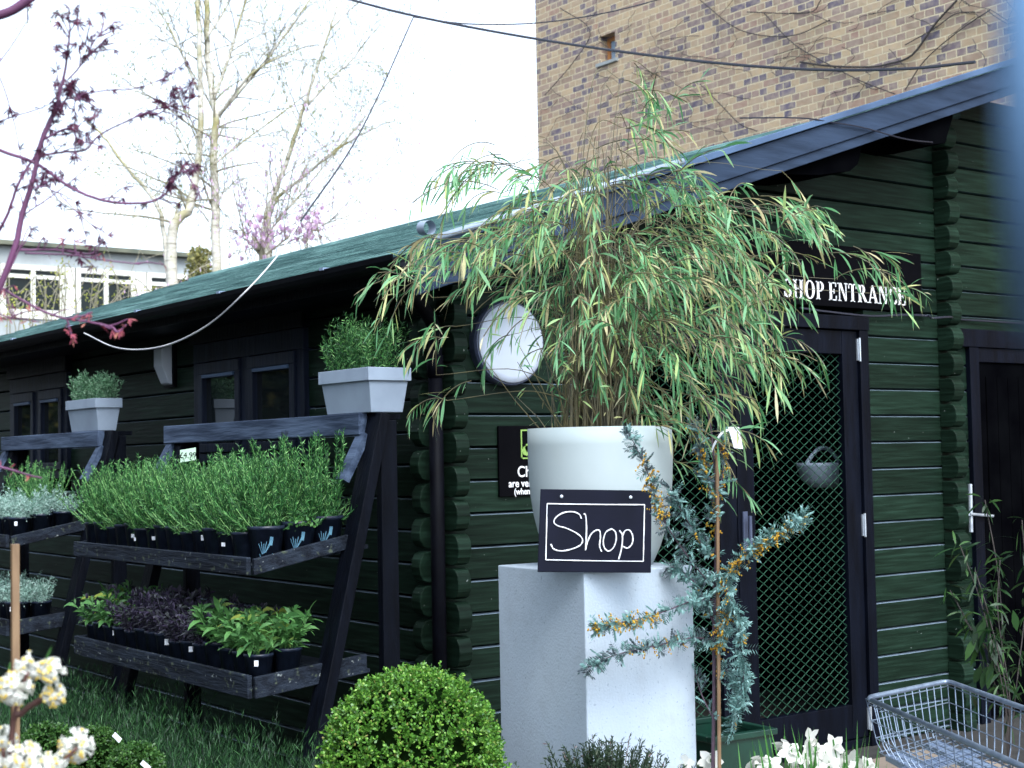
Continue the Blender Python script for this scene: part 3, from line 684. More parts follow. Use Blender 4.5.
for i in range(70):   # short erect canes with small leaves near the rim
    a = rnd(0, 2 * math.pi); r0 = rnd(.02, .17); b0 = base_c + V((r0 * math.cos(a), r0 * math.sin(a), 0)); tp = b0 + V((rnd(-.12, .12) + .4 * r0 * math.cos(a), rnd(-.12, .12) + .4 * r0 * math.sin(a), rnd(.15, .45)))
    cu.tube([b0, (b0 + tp) / 2 + V((rnd(-.02, .02), rnd(-.02, .02), 0)), tp], [.0024, .0018, .0008], 4, cap=False)
    for k in range(3):
        q = b0.lerp(tp, rnd(.3, 1)); LL = rnd(.03, .06); bl.leaf(q, rdir() + V((0, 0, -.2)), LL, .006, .2, seg=3)
cu.build('culms', M['culm'], bam); bl.build('foliage', M['bambooleaf'], bam)

# ---------------------------------------------------------------- wattle (blue green foliage, yellow flowers) on a cane
wt = thing('wattle_shrub', 'blue green wattle with yellow flowers tied to a cane beside the plinth', 'shrub', tuple(V((P(714, 768, 4.75).x, P(714, 768, 4.75).y, 0))))
WD = 4.75; st = MB(); wl_ = MB(); wd_ = MB(); fl = MB()
base = P(713, 768, WD); base.z = .30
main = [base, P(713, 765, WD), P(714, 700, WD), P(714, 620, WD), P(716, 540, WD), P(715, 480, WD), P(711, 430, WD - .02), P(703, 395, WD - .05)]
st.tube(curve_pts(main, 5), [.0075 - .0055 * k / 36 for k in range(36)], 7)
def spray(path, n, dark=0.0, yel=0.0, yseg=(0, 1), rl=.03, spread=1.0):
    pts = curve_pts([P(*q) for q in path], 6); st.tube(pts, [.0028 - .0018 * k / len(pts) for k in range(len(pts))], 5)
    for i in range(int(n * 1.35)):
        t = rnd(.05, 1.0); f = t * (len(pts) - 1); k = min(int(f), len(pts) - 2); p = pts[k].lerp(pts[k + 1], f - k); ax = (pts[k + 1] - pts[k]).normalized()
        d = (rdir() + ax * .6).normalized(); q = p + d * .004; L = rl * rnd(.7, 1.35); mb = wd_ if random.random() < dark else wl_
        side = d.cross(rdir()).normalized()
        for j in range(5):
            b0 = p + d * (L * (j + .6) / 5)
            for s_ in (-1, 1): mb.leaf(b0, side * s_ + d * .55, L * rnd(.42, .62) * spread, .0058, .1, side=d.cross(side), seg=2)
        mb.leaf(p + d * L, d, L * .45, .0055, .1, seg=2)
    for i in range(int(n * yel * .95)):
        t = rnd(*yseg); f = t * (len(pts) - 1); k = min(int(f), len(pts) - 2); p = pts[k].lerp(pts[k + 1], f - k)
        d = (rdir() + V((0, 0, -.5))).normalized(); L = rnd(.015, .04)
        for j in range(6):
            c = p + d * (L * (j + 1) / 6) + rdir() * .003; r = rnd(.0028, .0046)
            fl.add([c + V(o) * r for o in ((1, 0, 0), (-1, 0, 0), (0, 1, 0), (0, -1, 0), (0, 0, 1), (0, 0, -1))], [(0, 2, 4), (2, 1, 4), (1, 3, 4), (3, 0, 4), (2, 0, 5), (1, 2, 5), (3, 1, 5), (0, 3, 5)])
W2 = WD
spray([(714, 600, W2), (695, 600, W2 - .08), (660, 613, W2 - .2), (625, 622, W2 - .28), (592, 628, W2 - .3)], 95, .1, .75, (.5, 1))
spray([(714, 640, W2), (690, 638, W2 - .06), (655, 646, W2 - .2), (615, 655, W2 - .28), (585, 669, W2 - .3)], 95, .55, .12, (.3, .7))
spray([(716, 592, W2), (735, 565, W2 - .05), (762, 543, W2 - .08), (786, 530, W2 - .08), (803, 518, W2 - .08)], 110, .0, .85, (.1, 1))
spray([(715, 575, W2), (728, 592, W2 - .05), (738, 625, W2 - .06), (744, 670, W2 - .06), (736, 712, W2 - .05)], 105, .0, .22, (.1, .6), rl=.034)
spray([(716, 560, W2), (703, 545, W2), (690, 525, W2), (678, 505, W2), (670, 488, W2)], 70, .25, .1)
spray([(716, 530, W2), (712, 500, W2), (706, 470, W2), (700, 445, W2), (694, 425, W2)], 60, .25, .9)
spray([(716, 500, W2), (722, 478, W2), (724, 455, W2), (722, 440, W2)], 22, .2, 1.1)
spray([(714, 655, W2), (720, 640, W2 - .03), (722, 625, W2 - .04), (728, 610, W2 - .04)], 40, .0, 1.2)
spray([(714, 625, W2), (700, 590, W2), (684, 573, W2), (668, 565, W2)], 60, .2, .05)
spray([(714, 680, W2), (726, 670, W2), (735, 690, W2), (733, 735, W2)], 50, .0, .1)
spray([(716, 590, W2), (700, 572, W2 - .1), (676, 540, W2 - .3), (660, 512, W2 - .36), (651, 482, W2 - .4), (640, 455, W2 - .4), (628, 432, W2 - .4)], 95, .6, .4, (.45, .8), rl=.026)
spray([(714, 720, W2), (700, 690, W2 + .05), (690, 650, W2 + .1)], 12, .3, 0)
st.build('stem', M['stem'], wt, smooth=True); wl_.build('foliage', M['wattle'], wt); tag(wd_.build('foliage', M['wattledark'], wt), 'dark purplish wattle foliage'); fl.build('flowers', M['yellow'], wt)
b_ = MB(); b_.tube([(base.x + .008, base.y - .01, .1), tuple(P(717, 455, WD - .02))], .0062, 7); b_.build('cane', M['cane'], wt)
b_ = MB(); b_.lathe([(.10, 0), (.135, .27), (.14, .30), (.13, .30), (.12, .27), (.01, .27)], (base.x, base.y, 0), 24); b_.build('pot', M['black'], wt, smooth=True)
lb = MB(); a = P(736, 428, WD - .1); n_ = -V((-RZ.x, -RZ.y, 0)).normalized()
lb.prism([P(728, 427, WD - .1), P(739, 427, WD - .1), P(743, 449, WD - .1), P(734, 448, WD - .1)], n_ * .0015)
q = curve_pts([P(731, 429, WD - .1), P(722, 433, WD - .1), P(715, 443, WD - .09), P(711, 452, WD - .08)], 5)
for a_, b2 in zip(q, q[1:]): lb.beam(a_, b2, .0012, .007, up=V((0, 0, 1)))
lb.build('plant_label', M['tag'], wt)

# ---------------------------------------------------------------- timber display stands
def make_stand(y0, Lh, label):
    s = thing('display_stand', label, 'plant stand', (-.6, y0, 0))
    y1 = y0 + Lh; Lt = Lh - .11; yt = y0 + Lt
    b = MB(); b.box((-.425, y0, 1.598), (-.385, y1, 1.684)); b.build('top_rail', M['beam'], s, bevel=.004)
    b = MB(); b.box((-.384, y0 + .02, 1.66), (-.22, y1, 1.682)); b.build('top_shelf', M['legs'], s)
    for y in (y0 - .045, y1 - .10):
        b = MB(); b.beam((-.358, y, 1.68), (-.775, y, 0.0), .045, .10, up=V((0, 1, 0))); b.build('leg', M['legs'], s, bevel=.004)
        b = MB(); b.box((-.365, y - .02, 0), (-.29, y + .02, 1.655)); b.build('leg', M['legs'], s, bevel=.004)
        b = MB(); b.beam((-.40, y + .05, 1.60), (-.50, y + .05, 1.42), .03, .06, up=V((0, 1, 0))); b.build('brace', M['beam'], s)
    for zf, xf, zt, hb_, slope in ((1.085, -.90, 1.148, .066, .19), (.632, -.90, .715, .085, .10)):
        t = MB()
        for i in range(4):
            xa = xf + .02 + i * .125; za = zf + .012 + (xa - xf) * slope * .6
            t.prism([(xa, y0, za), (xa + .115, y0, za + .115 * slope * .6), (xa + .115, y0, za + .015 + .115 * slope * .6), (xa, y0, za + .015)], (0, Lt, 0))
        tr = t.build('tray', M['board'], s)
        t = MB(); t.box((xf - .02, y0 - .01, zt - hb_), (xf + .0, yt, zt)); t.build('front_board', M['board'], tr, bevel=.003)
        for y in (y0 - .03, yt):
            t = MB(); t.prism([(xf + .002, y, zt - hb_), (-.42, y, zt - hb_ + .48 * slope), (-.42, y, zt - .012 + .48 * slope), (xf + .002, y, zt - .006)], (0, .02, 0)); t.build('end_board', M['board'], tr, bevel=.003)
    return s
make_stand(-.06, 1.86, 'dark timber display stand left of the cabin corner, filled with rosemary and sage')
make_stand(2.66, 1.60, 'far timber display stand at the left edge, holding silver leaved plants')

M['potplastic'] = mat('dark_blue_pot_plastic', (.018, .026, .048), (.008, .012, .024), 30, .35, 0, spec=.35)
# ---------------------------------------------------------------- potted herbs: prototypes at the origin
def pot_mesh(r=.055, h=.118, square=False):
    b = MB(); b.lathe([(r * .74, 0), (r * .98, h * .90), (r * 1.04, h * .90), (r * 1.04, h), (r * .96, h), (r * .9, h * .9), (.01, h * .88)], (0, 0, 0), 18); return b
def herb_proto(kind, seed):
    random.seed(seed); r = thing('potted_' + {'r': 'rosemary', 's': 'silver_herb', 'g': 'sage', 'p': 'sage', 'm': 'sage'}[kind], 'x', 'potted plant', (0, 0, 0))
    pot_mesh().build('pot', M['potplastic'], r, smooth=True)
    f = MB(); f2 = MB(); h0 = .10
    if kind == 'r':
        for i in range(38):
            a = rnd(0, 6.28); rr = math.sqrt(rnd(0, 1)); p = V((rr * .05 * math.cos(a), rr * .05 * math.sin(a), h0)); d = V((math.cos(a) * rr * (.45 if i > 14 else 1.6), math.sin(a) * rr * (.45 if i > 14 else 1.6), 1)).normalized(); L = rnd(.17, .285) if i > 14 else rnd(.09, .19)
            q = p.copy(); k = int(L / .010)
            pts = [q.copy()]
            for j in range(k):
                q = q + d * (L / k); d = (d + V((random.gauss(0, .04), random.gauss(0, .04), .03))).normalized(); pts.append(q.copy())
                for s_ in range(4):
                    ld = (d * rnd(.5, 1.2) + rdir() * .7).normalized(); f.leaf(q, ld, rnd(.016, .030) * (1.1 - .45 * j / k), .0030, 0, seg=2)
            f.tube(pts[::3] + [pts[-1]], .0014, 3, cap=False)
    elif kind == 's':
        for i in range(22):
            a = rnd(0, 6.28); rr = math.sqrt(rnd(0, 1)); p = V((rr * .04 * math.cos(a), rr * .04 * math.sin(a), h0)); d = V((math.cos(a) * rr * .9, math.sin(a) * rr * .9, 1)).normalized(); L = rnd(.08, .15)
            q = p.copy(); k = int(L / .008)
            for j in range(k):
                q = q + d * (L / k); d = (d + rdir() * .06).normalized()
                for s_ in range(3): f.leaf(q, (d * .6 + rdir()).normalized(), rnd(.014, .024), .0042, .05, seg=2)
    else:
        for i in range(11 if kind == 'g' else 15):
            a = rnd(0, 6.28); rr = math.sqrt(rnd(0, 1)); p = V((rr * .03 * math.cos(a), rr * .03 * math.sin(a), h0)); d = V((math.cos(a) * rr * .7, math.sin(a) * rr * .7, 1)).normalized(); L = rnd(.06, .17)
            q = p.copy(); k = 5; pts = [p.copy()]
            for j in range(k):
                q = q + d * (L / k); d = (d + rdir() * .12).normalized(); pts.append(q.copy())
                for s_ in range(2 if kind == 'g' else 3):
                    ld = (d * .7 + V((random.gauss(0, .8), random.gauss(0, .8), rnd(.1, 1.1)))).normalized(); LL = rnd(.05, .095) if kind == 'g' else rnd(.028, .05)
                    (f2 if kind == 'm' and i < 8 else f).leaf(q, ld, LL, LL * (.25 if kind == 'g' else .26), rnd(.25, .6), seg=4)
            for s_ in range(4): f.leaf(q, (d + rdir() * .6).normalized(), .035, .012, .1, seg=3)
            f.tube(pts, .0018, 3, cap=False)
    f.build('foliage', {'r': M['rosemary'], 's': M['silver'], 'g': M['sagegreen'], 'p': M['sagepurple'], 'm': M['sagepurple']}[kind], r)
    if f2.v: f2.build('foliage', M['sagegreen'], r)
    return r
def add_tag(r, ang=-2.2, z=.075, h=.022):
    c = V((math.cos(ang), math.sin(ang), 0)); t_ = V((-c.y, c.x, 0)); p = c * .056 + V((0, 0, z)); b = MB()
    b.prism([p - t_ * .008, p + t_ * .008, p + t_ * .008 + V((0, 0, h)), p - t_ * .008 + V((0, 0, h))], c * .0012); return b.build('plant_tag', M['tag'], r)
pz1 = 1.112; pz2 = .665
def shelf_pots(y0, n, rows, zf, slope, kindf, labelf, sp=.116, sp_x=.118, x0=-.835):
    for r in range(rows):
        for i in range(n):
            y = y0 + .055 + i * sp + rnd(-.008, .008); x = x0 + r * sp_x + rnd(-.006, .006); k = kindf(r, i)
            if not k: continue
            lab, grp = labelf(r, i, k); src = random.choice(protos[k]); z = zf + (x + .88) * slope
            if src not in used: used.add(src); src.location = (x, y, z); src.rotation_euler = (0, 0, 0 if r == 0 else rnd(-.6, .6)); src['label'] = lab; src['group'] = grp
            else: dup(src, (x, y, z), rnd(-3, 3) if r else rnd(-.5, .5), lab, grp, rnd(.88, 1.1) * (1.04 - .06 * i / n))
protos = {k: [herb_proto(k, 10 * j + ord(k)) for j in range(3 if k in 'r' else 2)] for k in 'rsgpm'}
for k in protos: add_tag(protos[k][0])
add_tag(protos['r'][1], -2.6, .06, .015)
used = set(); random.seed(3)
# three larger printed pots at the near end of the upper shelf
def printed_pot(loc, label, extra=False):
    r = dup(protos['r'][2], loc, rnd(-.3, .3), label, 'printed pots of rosemary at the shelf end', 1.25)
    a0 = math.atan2(CAM.y - loc[1], CAM.x - loc[0]) - r.rotation_euler[2]
    b = MB(); rad = lambda z: (.055 * (.74 + .24 * z / .106) + .0015)
    def patch(u0, z0, u1, z1, wd):
        d = V((u1 - u0, z1 - z0)); nn = V((-d.y, d.x)).normalized() * wd
        cs_ = [(u0 + nn.x, z0 + nn.y), (u0 - nn.x, z0 - nn.y), (u1 - nn.x, z1 - nn.y), (u1 + nn.x, z1 + nn.y)]
        b.add([V((rad(z) * math.cos(a0 + u / .05), rad(z) * math.sin(a0 + u / .05), z)) for u, z in cs_], [(0, 1, 2, 3)])
    for k in range(6): patch(-.012 + .002 * k, .034 + .001 * k, -.022 + .008 * k, .066 + .006 * (k % 2), .0011)
    patch(.014, .060, .017, .086, .005)
    for k in range(8):
        t0 = math.pi + math.pi * k / 8; t1 = math.pi + math.pi * (k + 1) / 8; patch(.021 * math.cos(t0), .036 + .02 * math.sin(t0), .021 * math.cos(t1), .036 + .02 * math.sin(t1), .0012)
    po = b.build('print', M['potprint']); po.parent = r
    if extra:
        e = MB()
        for k in range(70):
            p_ = V((rnd(-.05, .03), rnd(-.07, -.03), .10 + abs(random.gauss(0, .02)))); e.leaf(p_, rdir() + V((0, 0, .5)), rnd(.012, .02), .010, .2, seg=3)
        eo = e.build('creeping_leaves', M['sagegreen']); eo.parent = r
    return r
shelf_pots(-.06, 15, 3, pz1, .12, lambda r, i: None if i == 0 else 'r', lambda r, i, k: ('small rosemary in a plain black pot, front edge of the crowded upper shelf' if r == 0 else 'small rosemary in a black pot behind the front row on the upper shelf', 'rosemary pots packed on the upper shelf, %s' % ('front row' if r == 0 else 'back rows')))
printed_pot((-.80, .005, 1.112), 'rosemary in a printed black pot, nearest the front board corner')
printed_pot((-.67, -.005, 1.125), 'rosemary in a printed black pot with small round weeds, middle of three', True)
printed_pot((-.545, .0, 1.140), 'rosemary in a printed black pot, tucked against the stand leg')
def k2(r, i):
    if r == 0 and i in (1, 3): return 'g'
    if i == 0: return 'g' if r < 2 else None
    if i < 3: return 'g'
    if i >= 11: return 'm' if i % 2 else 'g'
    return 'p'
def l2(r, i, k):
    if k == 'g' and i < 4: return ('bright green sage with broad leaves at the near end of the lower shelf', 'green sage pots on the lower shelf')
    if k == 'p': return ('dull purple sage in a black pot along the middle of the lower shelf', 'purple sage pots on the lower shelf')
    return ('mixed green and purple sage at the far end of the lower shelf', 'mixed sage pots on the lower shelf')
shelf_pots(-.06, 15, 2, pz2, .07, k2, l2)
shelf_pots(2.66, 6, 3, pz1, .12, lambda r, i: 'r' if r == 2 and i > 1 else 's', lambda r, i, k: ('silver leaved herb in a black pot on the upper shelf of the far stand' if k == 's' else 'green rosemary behind the silver herbs on the far stand', 'silver herbs on the far stand' if k == 's' else 'rosemary on the far stand'))
shelf_pots(2.66, 6, 2, pz2, .07, lambda r, i: 's', lambda r, i, k: ('silver leaved herb in a black pot on the lower shelf of the far stand', 'silver herbs low on the far stand'))
for k in protos:
    for p_ in protos[k]:
        if p_ not in used:
            for c_ in kids(p_):
                for d_ in kids(c_): C.objects.unlink(d_)
                C.objects.unlink(c_)
            C.objects.unlink(p_)
# price card
q = P(188, 455, 6.25)
pr_ = thing('price_card', 'small pale green price card on a stick among the rosemary', 'price card', tuple(q + V((0, 0, -.2))))
b = MB(); nn = V((RZ.x, RZ.y, 0)).normalized(); rr_ = V((RX.x, RX.y, 0)).normalized()
b.prism([q + rr_ * a_ + V((0, 0, c_ + a_ * .15)) for a_, c_ in ((-.033, -.026), (.033, -.026), (.033, .026), (-.033, .026))], nn * -.002); b.build('card', mat('pale_green_card', (.42, .58, .44), (.36, .52, .40), 10, .6), pr_)
b = MB(); b.beam(q + V((0, 0, -.22)) - nn * .004, q + V((0, 0, -.02)) - nn * .004, .008, .003); b.build('stick', M['cane'], pr_)
cu_ = bpy.data.curves.new('t', 'FONT'); cu_.body = '£4.99'; cu_.size = .032; cu_.extrude = .0005; cu_.align_x = 'CENTER'
to = bpy.data.objects.new('t', cu_); C.objects.link(to); bpy.context.view_layer.update(); me = bpy.data.meshes.new_from_object(to); C.objects.unlink(to); bpy.data.objects.remove(to)
me.materials.clear(); me.materials.append(M['black']); o = bpy.data.objects.new('lettering', me); C.objects.link(o); o.parent = pr_
mw_ = Matrix.Translation(q + nn * .001 + V((0, 0, -.011))) @ Matrix((rr_, V((0, 0, 1)), nn)).transposed().to_4x4()
o.matrix_basis = parent_world(pr_).inverted() @ mw_

# ---------------------------------------------------------------- trough planters on the top rails
def trough(yc, label, kind, Lh, hgt, seed, X1=-.24):
    random.seed(seed); X0 = -.43; z0 = 1.685; h = .175; t = thing('trough_planter', label, 'planter', ((X0 + X1) / 2, yc, z0), 0, 'grey trough planters on the stand rails')
    b = MB(); y0, y1 = yc - Lh / 2, yc + Lh / 2; i_ = .022
    lo = [(X0 + i_, y0 + i_, z0), (X1 - i_, y0 + i_, z0), (X1 - i_, y1 - i_, z0), (X0 + i_, y1 - i_, z0)]; zz = z0 + h * .70
    hi = [(X0 + .006, y0 + .006, zz), (X1 - .006, y0 + .006, zz), (X1 - .006, y1 - .006, zz), (X0 + .006, y1 - .006, zz)]
    b.add(lo + hi, [(3, 2, 1, 0), (4, 5, 6, 7), (0, 1, 5, 4), (1, 2, 6, 5), (2, 3, 7, 6), (3, 0, 4, 7)]); b.build('body', M['zinc'], t, bevel=.003)
    b = MB()
    for a_, c_ in (((X0 - .004, y0 - .004), (X1 + .004, y0 + .012)), ((X0 - .004, y1 - .012), (X1 + .004, y1 + .004)), ((X0 - .004, y0 + .012), (X0 + .012, y1 - .012)), ((X1 - .012, y0 + .012), (X1 + .004, y1 - .012))):
        b.box((a_[0], a_[1], zz + .001), (c_[0], c_[1], z0 + h))
    b.build('rim', M['zinc'], t, bevel=.002)
    f = MB(); ht = z0 + h - .02
    for i in range(120):
        x = rnd(X0 + .02, X1 - .02); y = rnd(y0 + .02, y1 - .02); p_ = V((x, y, ht)); d = V(((x - (X0 + X1) / 2) * 3.2, (y - yc) * 2.4, 1)).normalized(); L = hgt * rnd(.6, 1.1) * (1.0 - .35 * abs(y - yc) / Lh); k = int(L / .009); q_ = p_.copy()
        for j in range(k):
            q_ = q_ + d * (L / k); d = (d + rdir() * .05 + V((0, 0, .03))).normalized()
            for s_ in range(3): f.leaf(q_, (d * .7 + rdir() * .8).normalized(), rnd(.014, .028), .0036 if kind == 'r' else .005, 0, seg=2)
    f.build('foliage', M['rosemary'] if kind == 'r' else M['lavsilver'], t)
M['lavsilver'] = leafmat('grey_green_leaf', [(0, (.06, .16, .08)), (.6, (.12, .26, .13)), (1, (.26, .40, .27))], .6, .15)
trough(.045, 'grey trough planter of tall rosemary on the near stand rail', 'r', .385, .22, 5)
trough(2.89, 'grey trough planter of low grey green herbs on the far stand rail', 's', .44, .17, 6, -.285)

# ---------------------------------------------------------------- low bench with a mass of green blades
random.seed(11)
bn = thing('low_bench', 'low dark timber bench under the green plants at the foot of the stand', 'bench', (-1.2, .5, 0))
b = MB(); b.box((-1.55, -.75, .17), (-.86, 2.2, .20)); b.build('top', M['legs'], bn)
for x in (-1.5, -.91):
    for y in (-.7, 2.1): b = MB(); b.box((x - .03, y - .03, 0), (x + .03, y + .03, .169)); b.build('leg', M['legs'], bn)
f = MB()
for i in range(3300):
    x = rnd(-1.52, -.80); y = rnd(-.72, 2.15); z = .20; hh = rnd(.17, .34) * (1 - .28 * (-.86 - x) / .7) * (.9 + .25 * noise.noise(V((x * 4, y * 4, 0))))
    d = V((random.gauss(0, .22), random.gauss(0, .22), 1)).normalized(); q_ = V((x, y, z + .04))
    k = 7
    for j in range(k):
        q_ = q_ + d * (hh / k)
        if j > 1:
            for s_ in range(2): f.leaf(q_, (d * 1.0 + rdir() * .55).normalized(), rnd(.025, .05), .0034, 0, seg=2)
tag(f.build('lavender_mass', M['lavender']), 'dense mass of narrow green lavender shoots below the lower shelf', 'lavender', kind='stuff')

def leafball(name, label, c, r, n, leafL, m_, potr, group=None, zs=1.0, tags=()):
    t = thing(name, label, 'shrub', (c.x, c.y, 0), 0, group); f = MB()
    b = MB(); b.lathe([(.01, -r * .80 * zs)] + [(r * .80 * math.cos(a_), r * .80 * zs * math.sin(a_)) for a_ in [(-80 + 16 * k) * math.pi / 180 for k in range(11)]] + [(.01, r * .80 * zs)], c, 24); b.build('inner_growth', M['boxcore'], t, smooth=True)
    for i in range(n):
        d = rdir()
        if d.z < -.55: continue
        rr = r * (.955 + .05 * noise.noise(d * 3.1) + .035 * noise.noise(d * 8)) * rnd(.92, 1.035) * (1 + (rnd(.02, .07) if random.random() < .09 else 0)) * (1 + .022 * noise.noise(d * 1.7 + V((5, 1, 2)))); p_ = c + V((d.x * rr, d.y * rr, d.z * rr * zs))
        up = (d + V((0, 0, .5)) + rdir() * .35).normalized(); p0_ = p_ - up * leafL * 1.2
        for j in range(8):
            q_ = p0_ + up * (leafL * 1.6 * j / 8); ld = (up * .7 + rdir()).normalized(); f.leaf(q_, ld, leafL * rnd(.7, 1.1), leafL * .55, .05, seg=3)
    f.build('foliage', m_, t)
    b = MB(); b.lathe([(potr * .75, 0), (potr, c.z - r * .75), (potr * .9, c.z - r * .75), (.01, c.z - r * .78)], (c.x, c.y, 0), 24); b.build('pot', M['black'], t, smooth=True)
    for (x, y, dx, dy) in tags:
        dd = (c - CAM).dot(-RZ) - r * .95; b = MB(); b.prism([P(x, y, dd), P(x + dx, y + dy, dd), P(x + dx + 3, y + dy - 4, dd), P(x + 3, y - 4, dd)], -RZ * .001); b.build('plant_tag', M['tag'], t)
    return t
random.seed(21)
D = 4.5; leafball('box_ball', 'large clipped box ball of bright green leaves in front of the plinth', P(413, 762, D), 94 / F * D, 4600, .0125, M['box'], .17, zs=1.02)
D = 4.3; leafball('box_ball', 'small dark box ball behind the cream flowers, leftmost of the row', P(47, 751, D), 30 / F * D, 700, .010, M['boxdark'], .07, 'small box balls at the lower left', .95)
D = 4.2; leafball('box_ball', 'small dark box ball with a white tag, right end of the row', P(135, 772, D), 31 / F * D, 700, .010, M['boxdark'], .07, 'small box balls at the lower left', .95, tags=((140, 764, 8, 7),))
D = 4.9; leafball('box_ball', 'small dark box ball further back in the row beside the lavender', P(96, 752, D), 28 / F * D, 650, .010, M['boxdark'], .07, 'small box balls at the lower left', .95, tags=((112, 736, 7, 7),))

# heather like shrub in front of the plinth
random.seed(31)
hb = thing('heather', 'dark spiky heather with pale buds at the foot of the plinth', 'shrub', tuple(V((P(605, 768, 4.3).x, P(605, 768, 4.3).y, 0)))); f = MB()
for i in range(170):
    x = 605 + random.gauss(0, 34); tpy = 752 + abs(x - 605) * .16 + rnd(-13, 12) - (10 if random.random() < .1 else 0); D = 4.3 + rnd(-.12, .12)
    tip = P(x, tpy, D); bs = V(((tip.x + hb.location.x) / 2, (tip.y + hb.location.y) / 2, tip.z - .2)); f.tube([bs, tip], .0012, 3, cap=False)
    for j in range(34):
        q_ = bs.lerp(tip, .35 + .65 * j / 34); f.leaf(q_, ((tip - bs).normalized() * .8 + rdir() * .8).normalized(), rnd(.012, .022), .0042, 0, seg=2)
f.build('foliage', M['heather'], hb)
b = MB(); b.lathe([(.09, 0), (.12, .42), (.11, .42), (.01, .40)], (hb.location.x, hb.location.y, 0), 20); b.build('pot', M['black'], hb, smooth=True)

# ---------------------------------------------------------------- daffodils and the green crate behind
random.seed(41)
heads = [(809, 740), (791, 753), (834, 748), (805, 761), (821, 763), (853, 763), (755, 760), (711, 762), (683, 765), (842, 760), (770, 768), (868, 768), (816, 752), (798, 765), (829, 768), (845, 771), (785, 745)]
for i, (x, y) in enumerate(heads):
    D = 4.75 + rnd(-.1, .1); h = P(x, y, D); gx = h + V((rnd(-.03, .03), rnd(-.03, .03), 0))
    lab = {0: 'topmost white daffodil, beside the box of the trolley path', 7: 'white daffodil at the foot of the cane', 8: 'leftmost white daffodil against the plinth edge', 6: 'lone white daffodil in front of the green crate'}.get(i, 'white daffodil in the clump left of the wire trolley')
    lab = {0: 'topmost white daffodil of the clump left of the wire trolley'}.get(i, lab)
    t = thing('daffodil', lab, 'flower', (gx.x, gx.y, 0), 0, 'white daffodils' if i in (0, 6, 7, 8) else 'white daffodils in the clump')
    b = MB(); b.tube(curve_pts([(gx.x, gx.y, 0), (gx.x, gx.y, h.z * .6), h + V((0, 0, .012)), h], 4), .003, 5); b.build('stem', M['daffleaf'], t)
    face = (V((RZ.x, RZ.y, 0)) + rdir() * .8 + V((0, 0, -.1))).normalized(); sd_ = face.orthogonal().normalized(); ud = face.cross(sd_); b = MB()
    for k in range(6):
        a_ = k * math.pi / 3 + rnd(-.15, .15); d = (sd_ * math.cos(a_) + ud * math.sin(a_) + face * rnd(-.1, .4)); b.leaf(h, d, rnd(.040, .052), .031, .12, side=face.cross(d), seg=4)
    b.build('petals', M['petal'], t); b = MB(); rot = V((0, 0, 1)).rotation_difference(face).to_matrix()
    b.lathe([(.004, 0), (.008, .008), (.011, .018), (.0145, .022), (.010, .018)], h, 12, rot, cap=False); b.build('trumpet', M['petal'], t, smooth=True)
    b = MB()
    for k in range(8 if x > 740 else 2):
        a_ = rnd(0, 6.28); p_ = V((gx.x + .03 * math.cos(a_), gx.y + .03 * math.sin(a_), .02)); b.leaf(p_, V((rnd(-.18, .18), rnd(-.18, .18), 1)), h.z + rnd(-.06, .07), .014, .03, seg=4)
    b.build('leaves', M['daffleaf'], t)
random.seed(42)
a = P(712, 738, 5.5); b2 = P(788, 738, 5.5); cr = thing('plastic_crate', 'dark green plastic crate on the paving behind the daffodils', 'crate', (a.x + .1, a.y + .1, 0)); w_ = .34; z = a.z
b = MB(); ax = V((1, -.08, 0)).normalized(); ay = V((.08, 1, 0)); o_ = V((a.x, a.y, 0)); Lc = (b2 - a).length * 1.05
def cbox(u0, v0, u1, v1, z0, z1, mb): mb.prism([o_ + ax * u + ay * v + V((0, 0, z0)) for u, v in ((u0, v0), (u1, v0), (u1, v1), (u0, v1))], (0, 0, z1 - z0))
for u0, v0, u1, v1 in ((0, 0, Lc, .012), (0, w_ - .012, Lc, w_), (0, .012, .012, w_ - .012), (Lc - .012, .012, Lc, w_ - .012)): cbox(u0, v0, u1, v1, .01, z - .02, b)
cbox(.012, .012, Lc - .012, w_ - .012, .01, .03, b); b.build('body', M['green_plastic'], cr)
b = MB()
for u0, v0, u1, v1 in ((-.015, -.015, Lc + .015, .014), (-.015, w_ - .014, Lc + .015, w_ + .015), (-.015, .014, .014, w_ - .014), (Lc - .014, .014, Lc + .015, w_ - .014)): cbox(u0, v0, u1, v1, z - .019, z + .004, b)
b.build('rim', M['green_plastic'], cr, bevel=.003)

# ---------------------------------------------------------------- wire trolley
P0 = V((.147, -2.067, .75)); P1 = V((.597, -2.024, .75)); dv = (V((-.518, -.906, 0)).normalized() + V((-.49, -.87, 0)).normalized()).normalized(); LT = 1.15
tr = thing('wire_trolley', 'zinc wire basket trolley standing on the paving by the door', 'trolley', (.1, -2.6, 0))
P2 = P1 + dv * LT; P3 = P0 + dv * LT; dpt = .155
def inset(p, k): c = (P0 + P1 + P2 + P3) / 4; v = (c - p); v.z = 0; return p + v.normalized() * k - V((0, 0, dpt))
def rimcurve(): 
    pts = []; cs_ = [P0, P1, P2, P3]
    for i in range(4):
        a, b2, c = cs_[i - 1], cs_[i], cs_[(i + 1) % 4]; u = (a - b2).normalized() * .05; v = (c - b2).normalized() * .05
        for k in range(6):
            t = k / 5; pts.append((b2 + u) * (1 - t) ** 2 + b2 * 2 * t * (1 - t) + (b2 + v) * t * t)
    pts.append(pts[0]); return pts
b = MB(); b.tube(rimcurve(), .0082, 10); b.build('rim', M['steel'], tr, smooth=True)
B = [inset(p, .05) for p in (P0, P1, P2, P3)]; b = MB()
def lerp(a, b_, t): return a * (1 - t) + b_ * t
T_ = (P0, P1, P2, P3)
